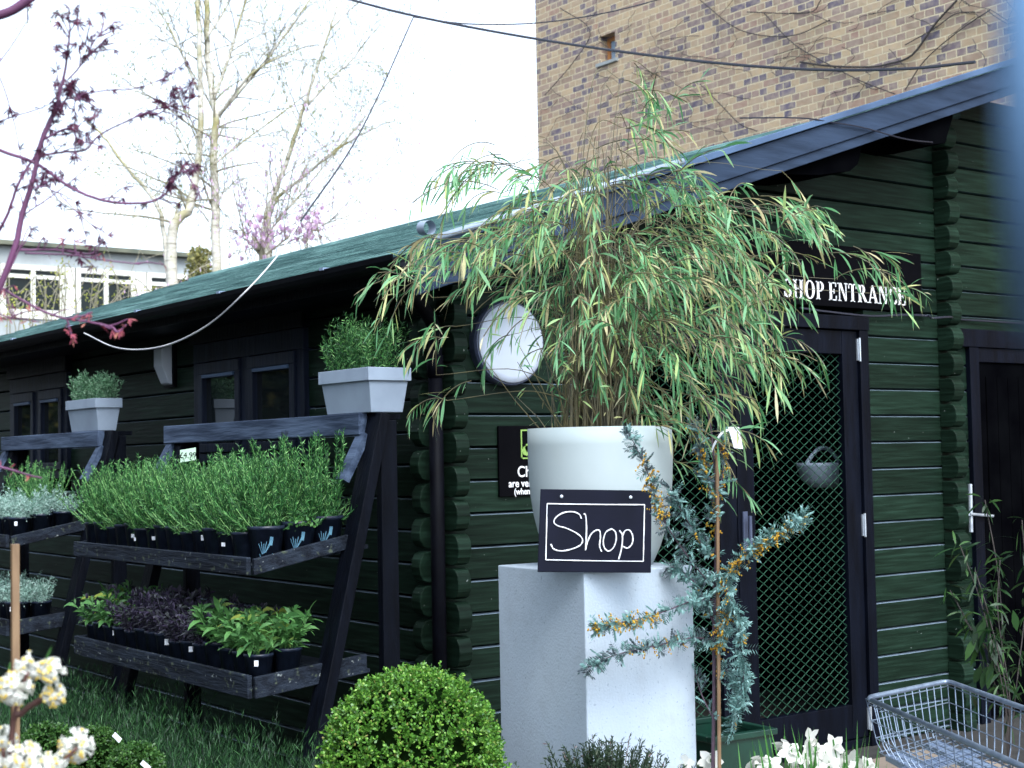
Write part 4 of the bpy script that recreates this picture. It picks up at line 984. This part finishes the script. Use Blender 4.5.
for i in range(4):
    a, c, a2, c2 = T_[i], T_[(i + 1) % 4], B[i], B[(i + 1) % 4]; n = 11 if i % 2 == 0 else 20
    for k in range(n + 1):
        t = k / n; top, bot = lerp(a, c, t), lerp(a2, c2, t); b.tube([top, lerp(top, bot, .82), bot + (lerp(T_[0], T_[2], .5) - top).normalized() * .015 - V((0, 0, .0))], .0018, 5, cap=False)
    for s_ in (.1, .42, .74): b.tube([lerp(a, a2, s_), lerp(c, c2, s_)], .0018, 5, cap=False)
for k in range(12): b.tube([lerp(B[0], B[1], k / 11), lerp(B[3], B[2], k / 11)], .0018, 5, cap=False)
for k in range(21): b.tube([lerp(B[0], B[3], k / 20), lerp(B[1], B[2], k / 20)], .0018, 5, cap=False)
b.build('wire_basket', M['steel'], tr)
b = MB()
for t0, t1 in ((.08, .30), (.62, .80)):
    q4 = [lerp(B[0], B[1], t0), lerp(B[0], B[1], t1), lerp(B[3], B[2], t1), lerp(B[3], B[2], t0)]; b.prism([q - V((0, 0, .03)) for q in q4], (0, 0, .018))
q4 = [lerp(lerp(B[0], B[1], -.02), lerp(B[3], B[2], -.02), s_) for s_ in (.18, .26)] + [lerp(lerp(B[0], B[1], 1.0), lerp(B[3], B[2], 1.0), s_) for s_ in (.26, .18)]
b.prism([q - V((0, 0, .011)) for q in q4], (0, 0, .006)); b.build('cross_rail', M['steelplate'], tr)
for t in (.04, .96):
    for s_ in (.12, .9):
        p_ = lerp(lerp(B[0], B[1], t), lerp(B[3], B[2], t), s_); b = MB(); b.tube([p_ - V((0, 0, .03)), V((p_.x, p_.y, .12))], .012, 8); lg = b.build('leg', M['steel'], tr)
        b = MB(); b.lathe([(.015, -.012), (.05, -.012), (.052, 0), (.05, .012), (.015, .012)], (p_.x, p_.y, .054), 18, Matrix.Rotation(R_(90), 3, 'X')); b.build('wheel', M['black'], lg)

# ---------------------------------------------------------------- shrub in the corner by the second door
random.seed(51)
sh = thing('bamboo_shrub', 'shadowy green shrub in front of the dark door at the right edge', 'shrub', tuple(V((P(1005, 640, 6.6).x, P(1005, 640, 6.6).y, 0)))); f = MB(); s_t = MB()
for (x0, y0, x1, y1) in ((1005, 700, 960, 545), (1005, 700, 985, 500), (1010, 700, 1000, 560), (1000, 700, 950, 590), (1015, 700, 1022, 520), (1008, 700, 975, 570), (1010, 720, 965, 620)):
    D = 6.6 + rnd(-.2, .1); a = V((sh.location.x, sh.location.y, .05)); pts = curve_pts([a, P(x0, y0, D), P((x0 + x1) / 2 + rnd(-8, 8), (y0 + y1) / 2 - 15, D), P(x1, y1, D)], 6); s_t.tube(pts, .003, 4, cap=False)
    for k in range(46):
        i = random.randint(6, len(pts) - 1); f.leaf(pts[i] + rdir() * .02, (rdir() + V((0, 0, -.3))).normalized(), rnd(.05, .12), rnd(.008, .014), .2, seg=4)
for k in range(26): f.leaf(P(990 + random.gauss(0, 12), 640 + random.gauss(0, 22), 6.5), (rdir() * .6 + V((0, 0, -1))), rnd(.09, .15), .035, .15, seg=4)
f.build('foliage', M['rowshrub'], sh); s_t.build('stem', M['creep'], sh)

# ---------------------------------------------------------------- brick building behind, with creeper
BX = 8.0
far = onX(537, 100, BX).y
bb_ = thing('brick_building', 'tall weathered brick building rising behind the cabin roof', 'building', (BX, far, 0))
wn0 = onX(600, 62, BX); wn1 = onX(615, 38, BX)
wy0, wy1 = sorted((wn0.y, wn1.y)); wz0, wz1 = wn0.z - .02, wn1.z + .08
b = MB()
for a_, c_ in (((BX, -6, 0), (BX + .3, wy0, 16)), ((BX, wy1, 0), (BX + .3, far, 16)), ((BX, wy0, 0), (BX + .3, wy1, wz0)), ((BX, wy0, wz1), (BX + .3, wy1, 16))): b.box(a_, c_)
b.box((BX + .3, far - .3, 0), (BX + 9, far, 16)); b.box((BX + .3, -6, 0), (BX + 9, -5.7, 16)); b.build('wall', M['brick'], bb_)
b = MB(); X = BX + .12
b.box((X, wy0, wz0), (X + .05, wy0 + .05, wz1)); b.box((X, wy1 - .05, wz0), (X + .05, wy1, wz1)); b.box((X, wy0 + .05, wz1 - .05), (X + .05, wy1 - .05, wz1)); b.box((X, wy0 + .05, wz0), (X + .05, wy1 - .05, wz0 + .05))
wf = b.build('window', M['orange'], bb_); b = MB(); b.box((X + .02, wy0 + .05, wz0 + .05), (X + .03, wy1 - .05, wz1 - .05)); b.build('pane', mat('sky_glass', (.3, .4, .5), (.25, .35, .45), 2, .1), wf)
b = MB(); b.box((BX - .03, wy0 - .05, wz0 - .04), (BX + .12, wy1 + .05, wz0 - .002)); b.build('sill', M['render'], wf)
random.seed(61)
crp = thing('creeper', 'bare brown creeper stems climbing over the brick wall', 'climber', (BX - .05, 3, 0)); b = MB()
def oc(x, y): q_ = onX(x, y, BX - .03); return q_
paths = [[(957, 0), (935, 24), (912, 55), (888, 64), (868, 67), (830, 66), (800, 62)], [(764, 13), (794, 44), (828, 64), (861, 81), (895, 94)], [(700, 84), (720, 104), (740, 124), (757, 131)], [(747, 12), (807, 13), (821, 0)],
         [(975, 12), (955, 14), (935, 28), (905, 45)], [(560, 8), (590, 30), (575, 60), (545, 95)], [(700, 0), (740, 30), (790, 36), (830, 20)], [(905, 90), (925, 60), (960, 30), (990, 10)]]
for p_ in paths: b.tube(curve_pts([oc(*q_) for q_ in p_], 5), .011 if p_ is paths[0] else .006, 5)
for k in range(75):
    x, y = rnd(545, 1020), rnd(-20, 130); pts = [oc(x, y)]; a_ = rnd(0, 6.28)
    for j in range(random.randint(4, 9)): a_ += random.gauss(0, .5); x += 9 * math.cos(a_); y += 6 * math.sin(a_) + 1.0; pts.append(oc(max(x, 541), y))
    b.tube(pts, .0035, 4, cap=False)
b.build('stems', M['creep'], crp)

# ---------------------------------------------------------------- pale office block far left
M['officeglass'] = mat('office_glass', (.010, .016, .016), (.005, .008, .008), 1, .15, 0, spec=.2)
random.seed(71); FY = 34.0
def fx(x): return onY(x, 268, FY).x
ob = thing('office_block', 'low pale building with white framed windows beyond the cabin roof', 'building', (fx(60), FY, 0))
zt = onY(60, 247, FY).z; zband = onY(60, 249.5, FY).z; zw1 = onY(60, 267, FY).z; zw0 = onY(60, 311, FY).z
xa, xb = fx(-160), fx(204)
b = MB(); b.box((xa, FY, zw1), (xb, FY + 8, zband)); b.box((xa, FY, 0), (xb, FY + 8, zw0 - .25)); b.build('wall', M['render'], ob)
b = MB(); b.box((xa - .2, FY - .25, zband + .01), (xb + .1, FY + 8, zt + .06)); b.build('roof', M['fascia'], ob)
b = MB(); b.box((xa, FY + .12, zw0 - .24), (xb, FY + 7.9, zw1 - .01)); b.build('back_wall', M['void'], ob)
def owin(x0, x1, cols):
    X0, X1 = fx(x0), fx(x1); b = MB(); fw_ = .12
    b.box((X0, FY - .03, zw1 - .13), (X1, FY + .08, zw1 - .002)); b.box((X0, FY - .05, zw0 - .24), (X1, FY + .08, zw0)); 
    for k in range(cols + 1):
        xc = X0 + (X1 - X0 - fw_) * k / cols; b.box((xc, FY - .028, zw0 + .002), (xc + fw_, FY + .08, zw1 - .132))
    zm = zw0 + (zw1 - zw0) * .70
    for k in range(cols): b.box((X0 + (X1 - X0 - fw_) * k / cols + fw_ + .002, FY - .026, zm), (X0 + (X1 - X0 - fw_) * (k + 1) / cols - .002, FY + .07, zm + .10))
    w = b.build('window', M['cream'], ob); g_ = MB(); g_.box((X0 + .02, FY + .03, zw0), (X1 - .02, FY + .04, zw1 - .14)); g_.build('pane', M['officeglass'], w)
owin(1, 64, 2); owin(76, 135, 2); owin(147, 200, 2); owin(-66, -11, 2)
for x0, x1 in ((65.5, 74.5), (136, 146), (-10, 0)):
    b = MB(); b.box((fx(x0), FY - .01, zw0 - .24), (fx(x1), FY + .1, zw1 - .002)); b.build('pier', M['cream'], ob)

# ---------------------------------------------------------------- trees behind
def branchlet(mb, cat, p, d, L, r, lvl, droop, catp=0.0):
    n = max(4, int(L / .12)); pts = [p.copy()]; q_ = p.copy(); dd = d.copy()
    for j in range(n):
        q_ = q_ + dd * (L / n); dd = (dd + rdir() * .13 + V((0, 0, -droop))).normalized(); pts.append(q_.copy())
        if lvl > 0 and j > 0 and random.random() < .55:
            nd = (dd * .75 + rdir() * .7).normalized(); branchlet(mb, cat, q_, nd, L * rnd(.3, .55), r * .5, lvl - 1, droop * 1.5 + .015, catp)
        if catp and lvl <= 1 and random.random() < catp:
            c = q_ + rdir() * .04; cat.leaf(c, V((rnd(-.3, .3), rnd(-.3, .3), -1)), rnd(.03, .06), .018, 0, seg=2)
    mb.tube(pts, [max(r * (1 - .75 * k / n), .0022) for k in range(n + 1)], 3 if r < .012 else 5, cap=False)
def tree_from(name, label, trunks, branches, D, m_tr, m_tw, lvl, droop, catp, seed, group=None, kinds=None, petals=None, extra=()):
    random.seed(seed); b0 = P(trunks[0][0][0], trunks[0][0][1], D); t = thing(name, label, 'tree', (b0.x, b0.y, 0), 0, group)
    tb = MB(); tw = MB(); ct = MB()
    for k, (pth) in enumerate(trunks):
        pts = [P(x, y, D + dz) for x, y, dz, r in pth]; rs = [r * .85 for *_, r in pth]
        low = V(((pts[0].x + b0.x) / 2, (pts[0].y + b0.y) / 2, 0)); pts = [low] + pts; rs = [rs[0] * 1.3] + rs
        cp_ = curve_pts(pts, 6); rr = [rs[min(i // 6, len(rs) - 1)] * (1 - (i % 6) / 6) + rs[min(i // 6 + 1, len(rs) - 1)] * ((i % 6) / 6) for i in range(len(cp_))]
        tb.tube([q_ + rdir() * .012 for q_ in cp_], rr, 10)
        for i in range(8, len(cp_)):
            if random.random() < .55:
                d = (rdir() + V((0, 0, .6))).normalized(); branchlet(tw, ct, cp_[i], d, rnd(.5, 1.5), rr[i] * .3, lvl - 1, droop, catp)
    for pth in branches:
        pts = curve_pts([P(x, y, D + dz) for x, y, dz, r in pth], 5); rs = [pth[0][3] + (pth[-1][3] - pth[0][3]) * i / (len(pts) - 1) for i in range(len(pts))]; tb.tube(pts, rs, 7)
        for i in range(3, len(pts)):
            for _ in range(1 if random.random() < .75 else 2):
                d = ((pts[i] - pts[i - 1]).normalized() * .8 + rdir() * .8).normalized(); branchlet(tw, ct, pts[i], d, rnd(.5, 1.4), max(rs[i] * .45, .006), lvl - 1, droop, catp)
    for x, y, rx, ry, n in extra:
        for _ in range(n):
            q_ = P(x + random.gauss(0, rx), y + random.gauss(0, ry), D + random.gauss(0, .3))
            for k in range(4): ct.leaf(q_, (rdir() * .7 + V((0, 0, 1))), rnd(.05, .08), .03, 0, seg=3)
            if random.random() < .3: tw.tube([q_, q_ + V((rnd(-.2, .2), 0, -.35))], .004, 3, cap=False)
    tb.build('trunk', m_tr, t, smooth=True); tw.build('twigs', m_tw, t)
    if ct.v: ct.build('crown', petals or M['catkin'], t)
    return t
tree_from('birch_tree', 'tall white stemmed birch tree with two pale trunks beyond the roof',
    [[(216, 262, 0, .075), (215, 200, 0, .068), (213, 150, 0, .062), (216, 117, 0, .055), (208, 67, .1, .05), (207, 0, .1, .042), (206, -80, 0, .03)],
     [(172, 262, -.3, .085), (190, 207, -.2, .068), (198, 160, -.1, .055), (201, 100, -.1, .045), (199, 33, -.1, .04), (196, -60, 0, .03)],
     [(166, 262, -.3, .04), (157, 207, -.3, .032), (123, 163, -.2, .025), (100, 133, -.2, .018), (80, 115, 0, .01)]],
    [[(217, 117, 0, .03), (245, 85, 0, .024), (270, 55, .1, .018), (312, -3, .2, .01)], [(217, 118, 0, .022), (250, 75, -.2, .018), (290, 52, -.2, .012), (325, 42, -.3, .006)],
     [(213, 100, 0, .03), (228, 60, .1, .025), (240, 20, .1, .018), (252, -20, .1, .012)], [(198, 90, 0, .022), (180, 50, .1, .018), (165, 20, .1, .012), (145, -5, .2, .007)],
     [(213, 165, 0, .018), (245, 140, .2, .014), (290, 107, .3, .010), (340, 65, .4, .006)], [(172, 235, -.2, .02), (178, 205, -.2, .014), (190, 198, 0, .010)],
     [(213, 218, 0, .014), (222, 195, -.1, .010), (236, 180, -.1, .006)], [(205, 40, 0, .02), (222, 15, .1, .014), (235, -10, .1, .01)], [(196, 170, -.2, .014), (170, 120, -.3, .01), (140, 60, -.3, .006)],
     [(190, 205, -.2, .012), (205, 170, -.2, .01), (213, 190, 0, .006)], [(199, 60, 0, .012), (160, 40, -.4, .008), (120, 42, -.5, .004)], [(209, 222, 0, .014), (195, 205, 0, .010), (170, 192, 0, .006)]],
    20.0, M['birch'], M['twig'], 3, .035, .35, 81, 'birch trees beyond the roof')
tree_from('birch_tree', 'leaning bare birch tree with forked grey stems to the right of the pale one',
    [[(268, 262, 0, .06), (268, 215, 0, .055), (280, 180, 0, .045), (297, 130, 0, .038), (308, 95, 0, .03), (322, 55, 0, .022), (338, 5, 0, .015)],
     [(270, 262, .2, .04), (273, 205, .2, .035), (300, 180, .2, .028), (340, 148, .2, .022), (370, 130, .2, .012), (395, 120, .2, .007)]],
    [[(308, 105, 0, .02), (335, 75, .1, .015), (350, 62, .1, .012), (375, 30, .2, .006)], [(277, 220, .1, .022), (300, 195, .1, .018), (325, 165, .1, .012), (360, 125, .1, .006)],
     [(300, 125, 0, .012), (285, 95, 0, .009), (275, 60, 0, .005)], [(330, 30, 0, .01), (350, 10, 0, .008), (372, -12, 0, .005)], [(322, 160, .1, .012), (345, 140, .1, .01), (378, 100, .1, .005)]],
    22.0, M['birch'], M['twig'], 3, .05, .35, 82, 'birch trees beyond the roof')
tree_from('magnolia_tree', 'small magnolia with pale pink blossom just above the cabin roof',
    [[(262, 270, 0, .04), (258, 250, 0, .03), (252, 236, 0, .015)]],
    [[(262, 258, 0, .012), (285, 240, 0, .009), (312, 222, 0, .005)], [(262, 258, 0, .012), (248, 240, 0, .009), (240, 228, 0, .005)], [(280, 246, .1, .009), (310, 232, .1, .007), (335, 218, .1, .004)], [(262, 250, 0, .01), (270, 232, 0, .007), (280, 218, 0, .004)]],
    16.0, M['twig'], M['twig'], 2, -.01, .9, 83, petals=M['magnolia'], extra=((255, 236, 11, 8, 60), (312, 228, 10, 8, 55), (285, 238, 14, 6, 25)))
# dense far shrubs behind the roof edge
random.seed(91)
sb = thing('hedge', 'olive green hedge behind the foot of the birch trunks', 'hedge', (P(205, 262, 26).x, P(205, 262, 26).y, 0)); f = MB()
for i in range(900): x = 200 + random.gauss(0, 6); f.leaf(P(x, rnd(247, 285) + abs(x - 203) * .25, 26 + rnd(-.4, .4)), rdir(), rnd(.05, .11), .05, .1, seg=3)
f.build('foliage', leafmat('olive_leaf', [(0, (.10, .11, .04)), (.5, (.22, .20, .06)), (1, (.32, .30, .10))], .6, .2), sb)

random.seed(95)
fs = thing('forsythia', 'loose yellow green flowering shrub in front of the office windows', 'shrub', (P(100, 330, 24).x, P(100, 330, 24).y, 0)); f = MB(); s_ = MB()
for i in range(34):
    x = rnd(-30, 165); y = rnd(268, 305); D = 24 + rnd(-1, 1); tp = P(x, y, D); bs = V((tp.x + rnd(-.4, .4), tp.y, 0)); pts = curve_pts([bs, bs.lerp(tp, .6) + rdir() * .2, tp, tp + V((rnd(-.5, .5), 0, -.25))], 6); s_.tube(pts, .008, 4, cap=False)
    for k in range(22): q_ = pts[random.randint(len(pts) // 2, len(pts) - 1)] + rdir() * .10; f.leaf(q_, rdir(), rnd(.03, .07), .03, .1, seg=2)
f.build('crown', leafmat('yellow_green_leaf', [(0, (.22, .26, .04)), (1, (.48, .46, .10))], .6, .3), fs); s_.build('stem', M['twig'], fs)

# ---------------------------------------------------------------- overhead cables
c = MB(); c.tube(curve_pts([P(330, -6, 12), P(415, 16, 11.5), P(537, 39, 11), P(680, 59, 10), P(800, 69, 9.5), P(900, 69, 9), P(975, 62, 8.5)], 8), .0095, 6)
tag(c.build('overhead_cable', M['cable']), 'thick dark cable sagging across the sky and the brick wall', 'cable')
c = MB(); c.tube(curve_pts([P(413, 17, 11.4), P(470, 24, 11.5), P(537, 23, 12), P(600, 14, 12), P(657, 0, 12), P(690, -12, 12)], 8), .0055, 5)
tag(c.build('thin_cable', M['cable']), 'thin dark wire rising to the right above the thick cable', 'cable')
hw = thing('hanging_wire', 'wire drooping from the thick cable across the roof to the gutter', 'wire', tuple(P(413, 18, 11.4)))
c = MB(); c.tube(curve_pts([P(413, 18, 11.4), P(380, 92, 10.0), P(350, 150, 8.6), P(300, 222, 6.9)], 8), .0050, 5); c.build('upper_length', M['cable'], hw)
c = MB(); c.tube(curve_pts([P(300, 222, 6.9), P(278, 255, 6.5), P(245, 292, 6.3), P(205, 327, 6.5), P(160, 347, 6.9), P(118, 348, 7.6), onX(84, 333, -.47)], 8), .0040, 5); c.build('lower_length', M['string'], hw)
c = MB(); c.tube(curve_pts([onY(800, 308, -.02), onY(830, 312, -.02), onY(870, 316, -.02), onY(905, 315, -.02), onY(928, 316, -.03), onY(932, 318, -.14), onY(950, 317, -.14), onY(956, 319, -.02), onY(985, 321, -.02), onY(1030, 324, -.02)], 5), .006, 6)
tag(c.build('wall_cable', M['cable']), 'black cable clipped along the logs below the shop sign', 'cable')
c = MB(); c.tube(curve_pts([onY(740, 118, -.40), onY(800, 118, -.41), onY(830, 122, -.40), onY(865, 128, -.395), onY(905, 139, -.39), onY(940, 143, -.30)], 5), .0035, 5)
tag(c.build('loose_wire', M['cable']), 'thin loose wire hanging off the slate blue barge board', 'cable')

# ---------------------------------------------------------------- foreground maple twigs
random.seed(101)
ac = thing('maple_tree', 'purple leaved maple whose twigs reach across the upper left of the sky', 'tree', tuple(V((P(-160, 400, 2.7).x, P(-160, 400, 2.7).y, 0))))
br = MB(); lf = MB(); rd_ = MB(); AD = 2.6; k_ = 1 / F * AD
def acleaf(p, s=1.0, mb=None):
    mb = mb or lf; d0 = (rdir() + V((0, 0, -.5))).normalized(); n = random.choice((3, 3, 5)) if mb is lf else random.choice((1, 2, 3)); sd_ = d0.orthogonal().normalized(); sd_ = (sd_ * math.cos(rnd(0, 6)) + d0.cross(sd_) * math.sin(rnd(0, 6))).normalized()
    for j in range(n):
        a_ = (j - (n - 1) / 2) * .55; d = d0 * math.cos(a_) + sd_ * math.sin(a_); mb.leaf(p, d, s * (rnd(.010, .020) if mb is lf else rnd(.010, .018)), s * (.0036 if mb is lf else .0030), .1, side=sd_, seg=3)
def acbr(path, r0, r1, dens, n_leaf=1, D=AD, reds=False, side=True):
    pts = curve_pts([P(x, y, D + dz * .3) for x, y, dz in path], 6); n = len(pts); br.tube([q_ + rdir() * .0004 for q_ in pts], [(r0 + (r1 - r0) * i / n) * k_ for i in range(n)], 6)
    for i in range(2, n):
        if random.random() < dens:
            if side and random.random() < .6:
                d = ((pts[i] - pts[i - 1]).normalized() * .7 + rdir() * .8 + V((0, 0, .25))).normalized(); L = rnd(8, 30) * k_; q_ = pts[i]; tp = q_ + d * L; br.tube([q_, q_.lerp(tp, .5) + rdir() * L * .08, tp], [.9 * k_, .7 * k_, .5 * k_], 4, cap=False)
                for _ in range(n_leaf + 1): acleaf(tp.lerp(q_, rnd(0, .5) if _ else 0), 1, rd_ if reds else lf)
            else: acleaf(pts[i] + rdir() * 2 * k_, 1, rd_ if reds else lf)
acbr([(-30, 360, 0), (12, 256, 0), (22, 215, 0), (33, 180, 0), (42, 140, 0), (55, 110, 0)], 3.6, 2.2, .25)
acbr([(38, 150, 0), (52, 118, 0), (62, 85, 0), (68, 50, 0), (70, 28, 0)], 2.2, .8, 1.0, 4)
acbr([(48, 125, 0), (62, 105, .1), (72, 92, .1), (80, 100, .1)], 1.5, .7, 1.0, 4)
acbr([(42, 140, 0), (70, 128, 0), (78, 140, 0), (90, 143, 0)], 1.4, .6, 1.0, 3)
acbr([(-20, 262, 0), (5, 220, 0), (20, 180, 0), (40, 150, 0)], 2.0, 1.2, .2)
acbr([(-20, 135, 0), (0, 150, 0), (35, 163, 0), (70, 187, 0), (95, 198, 0), (120, 203, 0), (150, 202, 0), (166, 194, 0)], 2.0, 1.2, .25)
acbr([(166, 194, 0), (172, 184, 0), (180, 172, 0), (188, 174, 0)], 1.0, .6, 1.0, 3, reds=False)
acbr([(33, 158, 0), (62, 152, 0), (85, 150, 0), (100, 135, 0), (138, 116, 0), (165, 108, 0), (192, 118, 0)], 1.3, .6, .45, 1)
acbr([(142, 114, 0), (160, 113, 0), (175, 100, 0), (193, 97, 0)], .9, .5, 1.0, 2)
acbr([(68, 80, 0), (85, 60, 0), (95, 40, 0), (115, 22, 0)], 1.0, .5, .6, 1)
acbr([(75, 95, 0), (110, 90, 0), (130, 89, 0), (152, 83, 0), (180, 70, 0)], .8, .4, .35, 1)
acbr([(85, 60, 0), (105, 40, 0), (118, 33, 0)], .8, .4, .6, 1)
acbr([(-10, 125, 0), (12, 117, 0), (35, 110, 0), (50, 104, 0)], .9, .5, .3); acbr([(-8, 72, 0), (10, 48, 0), (28, 20, 0)], .8, .5, .25); acbr([(-8, 60, 0), (8, 100, 0), (20, 150, 0), (24, 190, 0)], .8, .5, .35)
acbr([(35, 190, 0), (45, 183, 0), (52, 192, 0)], 1.2, .5, 1.0, 3); acbr([(60, 195, 0), (80, 215, 0), (100, 235, 0), (95, 260, 0)], .7, .5, .3)
acbr([(24, 215, 0), (60, 190, 0), (90, 165, 0)], .9, .5, .4); acbr([(95, 60, 0), (78, 30, 0), (80, 0, 0)], .6, .4, .5)
acbr([(20, 250, 0), (55, 250, .1), (90, 254, .1), (96, 246, .1)], 1.2, .8, .6, 1, reds=False); acbr([(25, 253, 0), (70, 255, 0), (110, 261, 0), (140, 264, 0)], .9, .6, .5, 1, reds=True)
acbr([(-10, 280, 0), (20, 299, 0), (45, 312, 0), (67, 319, 0), (90, 322, 0), (112, 327, 0)], 1.4, 1.0, .15, 0, reds=True); acbr([(112, 327, 0), (118, 332, 0), (126, 325, 0)], 1.6, .8, 1.0, 2, reds=True, side=False); acbr([(67, 319, 0), (70, 330, 0), (73, 339, 0)], 1.2, .6, .8, 1, reds=True, side=False); acbr([(67, 319, 0), (82, 316, 0), (92, 312, 0)], 1.4, .7, .9, 2, reds=True, side=False)
acbr([(-10, 464, 0), (12, 470, 0), (28, 475, 0), (42, 478, 0)], 1.4, .8, .3, 1, reds=True, side=False); acbr([(-5, 312, 0), (10, 318, 0), (15, 314, 0)], .8, .5, .8, 1, reds=True)
acbr([(-5, 295, 0), (10, 270, 0), (25, 235, 0), (30, 225, 0)], 1.0, .6, .2)
br.tube(curve_pts([P(-15, 18, AD), P(0, 15, AD), (P(15, 9, AD)), P(33, -4, AD)], 4), [5 * k_] * 13, 8)
br.tube([V((ac.location.x, ac.location.y, 0)), P(-160, 420, AD + .1), P(-90, 400, AD), P(-30, 360, AD)], [.03, .022, .014, 3.8 * k_], 8)
br.tube([P(-160, 420, AD + .1), P(-120, 200, AD), P(-60, 150, AD), P(-20, 135, AD)], [.022, .014, .008, 2.2 * k_], 8); br.tube([P(-120, 200, AD), P(-80, 60, AD), P(-15, 18, AD)], [.014, .011, 5 * k_], 8)
br.tube([P(-160, 420, AD + .1), P(-70, 400, AD), P(-20, 262, AD)], [.02, .01, 2 * k_], 6); br.tube([P(-70, 400, AD), P(-40, 300, AD), P(-10, 280, AD)], [.01, .006, 1.4 * k_], 6); br.tube([P(-160, 420, AD + .1), P(-70, 455, AD), P(-10, 464, AD)], [.012, .005, 1.4 * k_], 6)
br.build('trunk', M['acerbark'], ac, smooth=True); lf.build('crown', M['acer'], ac); rd_.build('buds', M['acerred'], ac)

# ---------------------------------------------------------------- cream paperbush flowers in the near left corner
random.seed(111); ED = 2.1
eb = thing('paperbush', 'paperbush with round cream and yellow flower heads in the lower left corner', 'shrub', tuple(V((P(10, 768, ED).x, P(10, 768, ED).y, 0)))); s_ = MB()
r0 = V((eb.location.x, eb.location.y, 0))
s_.tube(curve_pts([r0, P(10, 900, ED), P(12, 735, ED), P(22, 713, ED), P(40, 700, ED), P(52, 690, ED)], 5), .0045, 7); s_.tube(curve_pts([P(12, 735, ED), P(14, 715, ED), P(20, 695, ED), P(28, 672, ED)], 5), .003, 6)
s_.tube(curve_pts([P(10, 900, ED), P(30, 800, ED), P(60, 765, ED), P(77, 748, ED)], 5), .003, 6); s_.tube(curve_pts([P(10, 900, ED), P(5, 780, ED), P(3, 748, ED)], 5), .003, 6)
s_.build('stem', mat('red_brown_stem', (.10, .04, .03), (.06, .025, .02), 10, .6), eb, smooth=True)
for (x, y, r, fy) in ((30, 665, 17, -.2), (16, 688, 19, -.2), (53, 671, 15, .4), (54, 694, 13, 1.5), (77, 745, 20, .1), (0, 742, 20, .1), (22, 757, 21, .2), (50, 758, 20, .3), (-6, 768, 20, 0), (38, 778, 20, 0)):
    c = P(x, y, ED + rnd(-.04, .04)); R0 = r / F * ED; b = MB(); yb = MB(); ax = (V((RZ.x, RZ.y, -.25)) + rdir() * .7).normalized()
    for i in range(85):
        d = (rdir() + ax * .75).normalized(); q_ = c + d * R0 * .82; b.tube([c + d * R0 * .1, q_], [.0008, .0018], 5)
        sd_ = d.orthogonal().normalized(); ud = d.cross(sd_); yel = rnd(0, 1) < .3
        for k in range(4): a_ = k * math.pi / 2 + rnd(-.3, .3); b.leaf(q_, (sd_ * math.cos(a_) + ud * math.sin(a_)) + d * .5, R0 * .22, R0 * .17, .05, side=d.cross(sd_ * math.cos(a_) + ud * math.sin(a_)), seg=3)
        if yel: yb.lathe([(.0004, 0), (.0024, .001), (.0024, .0025), (.0004, .0035)], q_ + d * .0012, 6, V((0, 0, 1)).rotation_difference(d).to_matrix())
    h_ = b.build('flower_head', M['petal'], eb); 
    if yb.v: yb.build('stamens', M['petalyellow'], h_)
b = MB(); b.leaf(P(44, 664, ED), P(50, 650, ED) - P(44, 664, ED), 20 / F * ED, .008, 0, seg=4); b.leaf(P(8, 675, ED), P(10, 664, ED) - P(8, 675, ED), 14 / F * ED, .006, 0, seg=4); b.build('young_leaves', M['daffleaf'], eb)
# tan marker post
b = MB(); a = P(15, 544, 3.0); c = P(18, 1100, 3.0); pxl = 3 / F; b.box((a.x - .0075, a.y - .006, .0), (a.x + .0075, a.y + .006, a.z))
tag(b.build('wooden_stake', M['cane'], bevel=.001), 'square tan wooden stake standing behind the cream flowers', 'stake')

# ---------------------------------------------------------------- unseen hedge, added to shade the side wall and be mirrored in its windows
random.seed(121); f = MB()
for i in range(15000):
    y = rnd(-4, 30); z = rnd(0, 5.2); x = -6.6 + .5 * noise.noise(V((y * .8, z * .8, 0))) + rnd(-.25, .25); f.leaf((x, y, z), rdir(), rnd(.12, .25), .11, .1, seg=3)
hg = thing('hedge', 'tall yellow green hedge added out of frame on the left to shade the wall, seen only in the windows', 'hedge', (-6.8, 5, 0)); f.build('foliage', M['hedge'], hg)
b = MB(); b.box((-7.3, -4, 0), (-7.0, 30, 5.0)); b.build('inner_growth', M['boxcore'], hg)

# pale blue pipe close to the lens at the right edge
b = MB(); b.tube([P(1046, -120, .26), P(1044, 120, .26), P(1058, 330, .27)], 44 / F * .26, 16); 
tag(b.build('blue_pipe', M['postglow'], smooth=True), 'out of focus pale blue pipe very close at the upper right edge', 'pipe')
